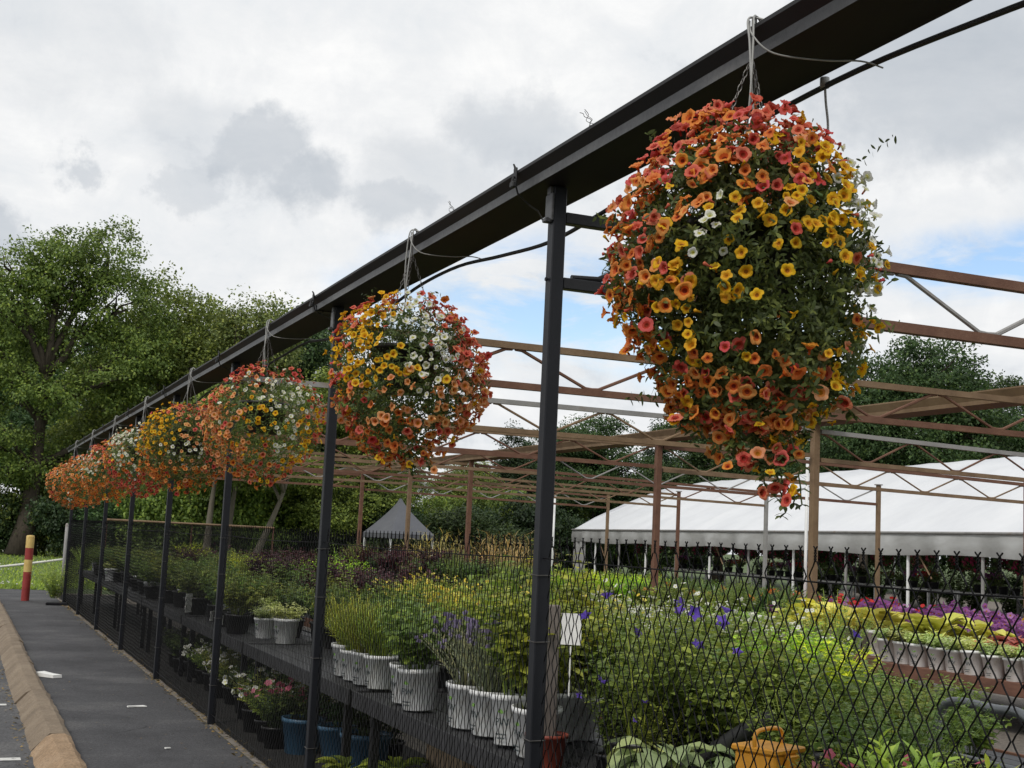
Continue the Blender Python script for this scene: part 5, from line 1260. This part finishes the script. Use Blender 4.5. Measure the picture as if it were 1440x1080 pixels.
# gable end panel and side curtain
g = G(); gv = [(.02, y, z) for y, z in prof]; c = len(gv); gv += [(.02, y, 1.75) for y, z in prof]
g.add(gv, [[x, x+1, c+x+1, c+x] for x in range(len(prof)-1)])
obj('gable_wall', g.mesh('gable_wall', 'tent'), r)
nv = 14; yv = np.linspace(0, .0, nv); g = G(); sv = np.linspace(.05, 2.0, 15); v = []
for s_ in sv: v += [(s_, -.06+.06*math.sin(s_*9), 1.75), (s_, -.06+.09*math.sin(s_*9+.4), .05)]
g.add(v, [[2*x, 2*x+2, 2*x+3, 2*x+1] for x in range(14)]); obj('curtain', g.mesh('tent_curtain', 'valance', True), r)
for sx_ in np.arange(0, tl+.1, 3.05):
    for yy_ in (0, 5.2, 10.4):
        if yy_ > 0 and int(sx_/3.05) % 2: continue
        obj('leg', G().tube([(sx_+.03, yy_, .006), (sx_+.03, yy_, 2.25 if yy_ != 5.2 else 4.4)], .04, 8).mesh('tent_leg', 'white' if int(sx_) % 2 else 'rust_c'), r)
for sx_ in np.arange(3.05, tl, 6.1):
    obj('brace', G().tube([(sx_, .02, 2.2), (sx_+.9, .1, 1.2)], .02, 6).mesh('tent_brace', 'rust_b'), r)
# things inside the tent
def tpos(s_, t_, z): p = TL+es*s_+et*t_; return (p[0], p[1], z)
def tentbasket(seed):
    r_ = np.random.default_rng(seed); g = G(); n = 900; d = unit(r_.normal(0, 1, (n, 3))); d[:, 2] *= .8
    P = d*r_.uniform(.15, .30, n)[:, None]; strips(g, P, d+r_.normal(0, .5, (n, 3))-[0, 0, .4], r_.normal(0, 1, (n, 3)), .07, .022, KITE, .3)
    f = G(); m = 130; d = unit(r_.normal(0, 1, (m, 3))); stamp(f, SMALL, d*r_.uniform(.24, .33, m)[:, None]*[1, 1, .9], d, .035)
    return g, f
TB = []
for i, fm in enumerate(('p_magenta', 'p_pink', 'p_magenta')):
    g, f = tentbasket(200+i); TB.append((g.mesh('tentbasket_foliage', 'lf_dark'), f.mesh('tentbasket_blossoms', [fm, 'th_red'])))
tbp = G().lathe([(0, -.2), (.09, -.2), (.14, -.03), (0, -.03)], 12).mesh('tentbasket_pot', 'plastic_black')
tbw = G().tube([(0, 0, 0), (0, 0, .62)], .006, 5).mesh('tentbasket_wire', 'chain')
n_ = 0
sheet('tent_floor', 12.5, 40, 31.0, 56, .006, 'gravel')
for s_ in np.arange(3, 44, 1.7):  # shrub row added as a dark mass to darken the tent's back
    x, y, z = tpos(s_, 8.3+prng.normal(0, .3), 0)
    place('bigshrub', x, y, .007, 'leafy shrub added as dark backing in the white tent', 'shrubs added as dark backing in the tent', 1.25)
for t_ in (1.3, 3.8):
    for s_ in np.arange(5, 44, 2.1):
        fo, fl = TB[n_ % 3]; n_ += 1
        x, y, z = tpos(s_+prng.normal(0, .15), t_, 1.72+prng.normal(0, .05))
        r2 = bpy.data.objects.new('hanging_basket', None); COL.objects.link(r2); r2.location = (x, y, z)
        tag(r2, 'dark basket of magenta blooms hanging inside the white tent', 'hanging basket', 'magenta baskets inside the tent')
        obj('foliage', fo, r2); obj('blossoms', fl, r2); obj('pot', tbp, r2); obj('wire', tbw, r2)
for i, s_ in enumerate(np.arange(6, 44, 4.2)):
    x, y, z = tpos(s_, 3.0, 0); r2 = bpy.data.objects.new('display_table', None); COL.objects.link(r2); r2.location = (x, y, 0.006); r2.rotation_euler.z = math.atan2(es[1], es[0])
    tag(r2, 'white display table with plants inside the tent', 'table', 'white tables inside the tent')
    obj('top', G().box((-1.5, -.5, .80), (1.5, .5, .86), 0, bev=.01).mesh('table_top', 'white'), r2)
    for a in (-1.4, 1.4):
        for b in (-.4, .4): obj('leg', G().box((a-.03, b-.03, 0), (a+.03, b+.03, .799), 0).mesh('table_leg', 'white'), r2)
    for q_ in range(5):
        x, y, z = tpos(s_-1.2+q_*.6, 3.0+prng.normal(0, .1), .87)
        place(['redf', 'deep', 'pinkf', 'dark', 'purple'][int(prng.integers(5))], x, y, .87, 'flowering plant on a white table inside the tent', 'plants on the tent tables', 1.1)

# ------------------------------------------------------------------ grey pyramid tent, barn, lawn things
r = bpy.data.objects.new('pyramid_tent', None); COL.objects.link(r); r.location = (14.1, 50, 0); r.rotation_euler.z = .25; tag(r, 'small grey pyramid tent among the trees behind the nursery', 'tent')
hw = 1.0; n = 8; v = []; 
for q_ in range(n+1):
    f = q_/n; w_ = hw*(1-f)**1.25+.03; z = 1.70+f*1.40
    v += [(-w_, -w_, z), (w_, -w_, z), (w_, w_, z), (-w_, w_, z)]
g = G().add(v, [[4*a+b, 4*a+(b+1) % 4, 4*a+4+(b+1) % 4, 4*a+4+b] for a in range(n) for b in range(4)]); g.box((-hw-.02, -hw-.02, 1.52), (hw+.02, hw+.02, 1.699), 0)
obj('canopy', g.mesh('pyramid_canopy', 'tent_grey'), r)
for a in (-1, 1):
    for b in (-1, 1): obj('leg', G().tube([(a*hw*.97, b*hw*.97, 0), (a*hw*.97, b*hw*.97, 1.52)], .04, 6).mesh('pyramid_leg', 'white'), r)
r = bpy.data.objects.new('bollard', None); COL.objects.link(r); r.location = (-.66, 27.86, .004); tag(r, 'round bollard with red and yellow bands beside the fence end', 'bollard')
rb = .078
obj('column', G().lathe([(rb, 0), (rb, .56)], 20).mesh('bollard_column', 'red_paint', True), r)
obj('band', G().lathe([(rb+.001, .561), (rb+.001, .80)], 20).mesh('bollard_band', 'yellow_paint', True), r, label='lower yellow band')
obj('band', G().lathe([(rb, .801), (rb, 1.03)], 20).mesh('bollard_band2', 'red_paint', True), r, label='upper red band')
obj('cap', G().lathe([(rb+.001, 1.031), (rb+.001, 1.25), (rb*.9, 1.275), (0, 1.285)], 20).mesh('bollard_cap', 'yellow_paint', True), r)
q_ = np.linspace(0, 1, 24)
pts = np.stack([-6+6.4*q_, 33.0+.0*q_, .20+.50*q_**1.6-.10*np.sin(q_*PI)], 1)
obj('rope', G().tube(pts, .028, 8).mesh('rope', 'rope', True), None, None, 'white rope slung across the lawn edge behind the bollard', 'rope')
obj('black_plank', G().box((-.35, -.06, 0), (.05, .06, .05), 0, bev=.01).mesh('black_plank', 'black'), None, (.0, 26.6, .008), 'short black board lying at the foot of the far fence post', 'board')
r = bpy.data.objects.new('barn', None); COL.objects.link(r); r.location = (-11.6, 84, 0); tag(r, 'faded pink barn wall with a white base behind the big tree', 'barn')
obj('wall', G().box((-4, -2, .9), (8.5, 3, 3.1)).mesh('barn_wall', 'barn'), r); obj('base', G().box((-4.05, -2.05, 0), (8.55, 3.05, .899)).mesh('barn_base', 'white'), r)
g = G(); g.add([(-4.4, -2.5, 3.05), (8.9, -2.5, 3.05), (8.9, .5, 4.4), (-4.4, .5, 4.4), (-4.4, 3.5, 3.05), (8.9, 3.5, 3.05)], [[0, 1, 2, 3], [3, 2, 5, 4]]); obj('roof', g.mesh('barn_roof', 'tent_grey'), r)
r = bpy.data.objects.new('picnic_table', None); COL.objects.link(r); r.location = (2.0, 70, 0); tag(r, 'pale picnic table in the shade beside the big tree trunk', 'table')
obj('top', G().box((-.9, -.38, .72), (.9, .38, .77), 0, bev=.008).mesh('picnic_top', 'wood_grey'), r)
for b in (-.7, .7): obj('seat', G().box((-.9, b-.13, .42), (.9, b+.13, .46), 0, bev=.008).mesh('picnic_seat', 'wood_grey'), r)
for a in (-.6, .6): obj('leg', G().tube([(a, -.75, 0), (a, -.2, .715)], .05, 6).tube([(a, .75, 0), (a, .2, .715)], .05, 6).mesh('picnic_leg', 'wood_grey'), r)
for i, (x, y, h) in enumerate(((1.75, 64, 1.35), (.1, 66, 1.0))):
    obj('white_post', G().box((-.06, -.06, 0), (.06, .06, h), 0, bev=.01).lathe([(.1, h+.001), (.08, h+.05), (0, h+.12)], 8).mesh('white_post', 'white'), None, (x, y, 0), ['white post on the lawn beside the fence end', 'shorter white post near the big tree trunk'][i], 'post')

# ------------------------------------------------------------------ trees
def tree_meshes(seed, H, blobs, nclump, per, leaf, mat, trunk_r, trunk_h, lean=(0, 0), bark='bark', clr=.55, limbs=True):
    """blobs: (x,y,z,rx,ry,rz) in metres; returns trunk mesh, crown mesh"""
    r_ = np.random.default_rng(seed); g = G(); tg = G()
    top = np.array([lean[0], lean[1], H*.72])
    q = np.linspace(0, 1, 9); pts = np.outer(q, top)+np.stack([.12*np.sin(q*5+seed), .12*np.cos(q*4), 0*q], 1)*trunk_r*4*q[:, None]
    rad = trunk_r*(1-.88*q)+trunk_r*.6*np.exp(-q*22)
    tg.tube(pts, rad, 10)
    vol = np.array([b[3]*b[4]+b[5]*b[3] for b in blobs]); pb = vol/vol.sum()
    if limbs:
        for b in blobs:
            c = np.array(b[:3]); z0 = max(trunk_h, min(c[2]-b[5]*.6, H*.65)*.8); st = np.array([np.interp(z0, pts[:, 2], pts[:, 0]), np.interp(z0, pts[:, 2], pts[:, 1]), z0])
            m = 6; qq = np.linspace(0, 1, m); L = st+np.outer(qq, c-st)+r_.normal(0, .12, (m, 3))*np.sin(qq*PI)[:, None]; L[:, 2] += .3*np.sin(qq*PI)
            tg.tube(L, trunk_r*.38*(1-.8*qq)+.015, 6)
            for e in range(5):
                d = unit(r_.normal(0, 1, 3)+[0, 0, .3]); e1 = c+d*np.array(b[3:6])*.75; s0 = L[r_.integers(2, m)]
                tg.tube(np.array([s0, (s0+e1)/2+r_.normal(0, .15, 3), e1]), [trunk_r*.14+.012, trunk_r*.09+.01, .008], 5)
    bi = r_.choice(len(blobs), nclump, p=pb); Bm = np.array(blobs)[bi]
    d = unit(r_.normal(0, 1, (nclump, 3))); rr = r_.uniform(.25, 1.0, nclump)**.55
    cc = Bm[:, :3]+d*Bm[:, 3:]*rr[:, None]*(1+.18*np.sin(d[:, 0]*5+seed)*np.cos(d[:, 2]*6))[:, None]
    cr = r_.uniform(.6, 1.25, nclump)*clr
    P = cc[:, None]+(unit(r_.normal(0, 1, (nclump, per, 3)))*r_.random((nclump, per, 1))**.45)*np.array([.9, .9, .55])*cr[:, None, None]
    out = unit(P-Bm[:, None, :3]*1.0)
    D = unit(out*.5+r_.normal(0, .7, P.shape)+[0, 0, -.15]); N = unit(out*.4+np.array([0, 0, .9])+r_.normal(0, .45, P.shape))
    ll = leaf*r_.uniform(.65, 1.25, (nclump, per))
    strips(g, P.reshape(-1, 3), D.reshape(-1, 3), N.reshape(-1, 3), ll.ravel(), (ll*.34).ravel(), KITE, .25)
    return tg.mesh('tree_trunk', bark, True), g.mesh('tree_crown', mat)

def add_tree(name, ms, x, y, label, group=None, sc=1.0, rz=0.0, cat='tree'):
    r = bpy.data.objects.new(name, None); COL.objects.link(r); r.location = (x, y, 0); r.scale = (sc, sc, sc) if np.isscalar(sc) else sc; r.rotation_euler.z = rz
    tag(r, label, cat, group); obj('trunk', ms[0], r); obj('crown', ms[1], r); return r
def az_pos(u, dist):
    d = ray(u, 770); d = d[:2]/np.linalg.norm(d[:2]); return CAM[0]+d[0]*dist, CAM[1]+d[1]*dist

rv_ = lambda a, b, n, s: np.random.default_rng(s).uniform(a, b, n)
# big tree at the left: blobs in its own frame with x across the picture
def world_blobs(u, bl):
    """rotate blob list so that local x runs across the line of sight"""
    d = ray(u, 770); f = np.array([d[0], d[1]])/np.hypot(d[0], d[1]); rr = np.array([f[1], -f[0]]); out = []
    for (a, b, z, rx, ry, rz) in bl: p = rr*a+f*b; out.append((p[0], p[1], z, rx, ry, rz))
    return out
u = 30; x, y = az_pos(u, 62)
bl = world_blobs(u, [(2.6, 0, 13.6, 1.9, 2.0, 1.7), (.6, 0, 13.4, 1.7, 1.8, 1.5), (-1.3, .2, 12.4, 1.6, 1.7, 1.3), (3.6, .5, 11.4, 2.2, 2.2, 1.8), (.8, 0, 12.6, 2.0, 2.0, 1.6), (-1.4, .3, 11.0, 2.0, 2.0, 1.7), (4.3, 0, 9.2, 1.7, 2.0, 1.3), (1.6, 1, 10.2, 2.2, 2, 1.6), (-2.0, 0, 8.2, 1.9, 2, 1.4),
                     (3.0, -.5, 7.9, 1.8, 2, 1.2), (.4, -1, 7.2, 1.6, 1.6, 1.0), (-1.6, 0, 5.2, 1.9, 1.9, 1.2), (4.4, .5, 5.6, 1.5, 1.5, 1.0), (1.3, 1.2, 4.4, 1.5, 1.5, .9), (-3.4, 0, 9.8, 1.8, 1.8, 1.6), (-.6, 0, 3.6, 1.3, 1.3, .7)])
add_tree('oak_tree', tree_meshes(1, 15.5, bl, 1050, 60, .15, 'tree_oak', .44, 3.0, (.7, .4), clr=.72), x, y, 'tallest tree, with an airy rounded crown, standing on the lawn at the left', None)
def gen(seed, H, R, n, zlo=.35):
    r_ = np.random.default_rng(seed); bl = [(0, 0, H*.8, R*.55, R*.55, H*.17)]
    for i in range(n):
        a = r_.uniform(0, 2*PI); z = r_.uniform(zlo, .82)*H; w_ = R*(.75 if z < .65*H else .5)*r_.uniform(.5, 1)
        bl.append((w_*math.cos(a), w_*math.sin(a), z, R*r_.uniform(.32, .5), R*r_.uniform(.32, .5), H*r_.uniform(.08, .15)))
    return bl
TM = {}
TM['mid'] = tree_meshes(21, 12, gen(21, 12, 4.2, 13, .25), 1500, 55, .145, 'tree_mid', .26, 2.5, clr=.7)
TM['pale'] = tree_meshes(22, 12, gen(22, 12, 3.4, 12, .3), 1100, 50, .145, 'tree_pale', .22, 2.5, clr=.7)
TM['dark'] = tree_meshes(23, 12, gen(23, 12, 4.4, 15, .2), 1700, 55, .155, 'tree_dark', .28, 2, clr=.75)
TM['ever'] = tree_meshes(24, 12, [(0, 0, 12*(.12+.85*i/13), 3.4*(1-i/13.6)+.2, 3.4*(1-i/13.6)+.2, .9) for i in range(14)], 1600, 50, .15, 'tree_ever', .24, 1.0, clr=.6, limbs=False)
TM['oak'] = tree_meshes(25, 12, gen(25, 12, 4.4, 12, .3), 1400, 55, .15, 'tree_oak', .3, 2.5, clr=.75)
trees = [ # u, dist, kind, height, width factor, label
    (215, 66, 'mid', 13.7, 1.0, 'bushy green tree just right of the tallest tree'),
    (335, 64, 'pale', 13.0, 1.0, 'pale feathery tree left of the gutter'),
    (270, 78, 'mid', 14.4, 1.0, 'green tree in the gap behind the two bushy trees'),
    (415, 76, 'dark', 14.7, .9, 'dark tree whose top peeks over the gutter'),
    (460, 58, 'mid', 8.9, 1.1, 'light green tree seen below the gutter behind the second post'),
    (130, 74, 'dark', 12.3, 1.1, 'dark tree filling in behind the tallest tree'),
    (-60, 80, 'oak', 15.8, 1.1, 'tree at the far left edge behind the lawn'),
    (560, 66, 'mid', 5.8, 1.1, 'green tree behind the second basket'),
    (655, 72, 'oak', 6.0, 1.2, 'low green tree between the second basket and nearest post'),
    (715, 76, 'ever', 8.2, 1.2, 'pointed dark evergreen left of the nearest post'),
    (835, 70, 'dark', 8.6, 1.15, 'dark rounded tree right of the nearest post'),
    (770, 80, 'dark', 8.5, 1.3, 'dark tree directly behind the nearest post'),
    (925, 78, 'ever', 8.9, 1.3, 'dark evergreen behind the tent gable'),
    (1010, 66, 'dark', 9.0, 1.2, 'dark tree behind the tent, left of the largest basket tail'),
    (1120, 70, 'dark', 11.0, 1.1, 'dark tree behind the largest basket'),
    (1215, 64, 'dark', 11.4, .9, 'green tree rising right behind the largest basket'),
    (1310, 66, 'dark', 12.6, 1.0, 'tall green tree above the tent at the right'),
    (1400, 78, 'dark', 12.2, 1.2, 'dark tree above the tent at the right edge of the view'),
    (1500, 70, 'dark', 10.8, 1.2, 'dark tree beyond the right edge of the tent roof'),
]
for i, (u, dist, kd, h, wf, lab) in enumerate(trees):
    x, y = az_pos(u, dist); s_ = h/11.7
    add_tree({'mid': 'leafy_tree', 'pale': 'pale_tree', 'dark': 'dark_tree', 'ever': 'evergreen_tree', 'oak': 'oak_tree'}[kd], TM[kd], x, y, lab, 'trees behind the nursery', (s_*wf, s_*wf, s_), i*1.7)
# bare pale trunks seen behind the third basket
for i, (u, dist, h) in enumerate(((290, 52, 7.5), (318, 54, 7.0), (352, 50, 6.0))):
    ms = tree_meshes(60+i, h, gen(60+i, h, 2.4, 8, .55), 420, 45, .15, 'tree_mid', .17, h*.45, (1.5 if i == 2 else .2, 0), 'bark_light', .6)
    x, y = az_pos(u, dist); add_tree('slim_tree', ms, x, y, ['slim tree with a pale trunk behind the fourth post', 'second slim pale trunked tree, close to the third post', 'slim leaning tree with a pale trunk right of the third post'][i], 'slim trees behind the yard')
# understorey hedges between the trunks
hm = [tree_meshes(70+i, 3.2, [(dx, 0, 1.3+.3*math.sin(dx*2), 1.2, 1.0, 1.0) for dx in (-2, -1, 0, 1, 2)]+[(0, 0, 2.2, 1.2, 1, .7)], 560, 44, .12, m, .08, .3, clr=.5, limbs=False) for i, m in enumerate(('tree_dark', 'tree_mid', 'tree_ever'))]
hl = ['behind the big tree trunk', 'beside the lawn end', 'behind the farthest baskets', 'behind the fifth and sixth posts', 'behind the fourth post', 'behind the third post', 'between the second and third posts', 'behind the second post', 'left of the grey tent', 'right of the grey tent', 'behind the tall grasses', 'behind the nearest post', 'beside the tent gable', 'behind the tent gable']
for i, u in enumerate((25, 95, 165, 225, 290, 350, 400, 455, 505, 640, 690, 745, 790, 850)):
    x, y = az_pos(u, 63 if u < 150 else (72 if u > 770 else 55+(i*7) % 9)); d = ray(u, 770)
    add_tree('hedge_bush', hm[i % 3], x, y, f'bushy hedge clump {hl[i]}', 'hedge clumps under the trees', (1.15, 1.15, 1.0+.25*((i*5) % 3)), -math.atan2(d[0], d[1]), 'bush')
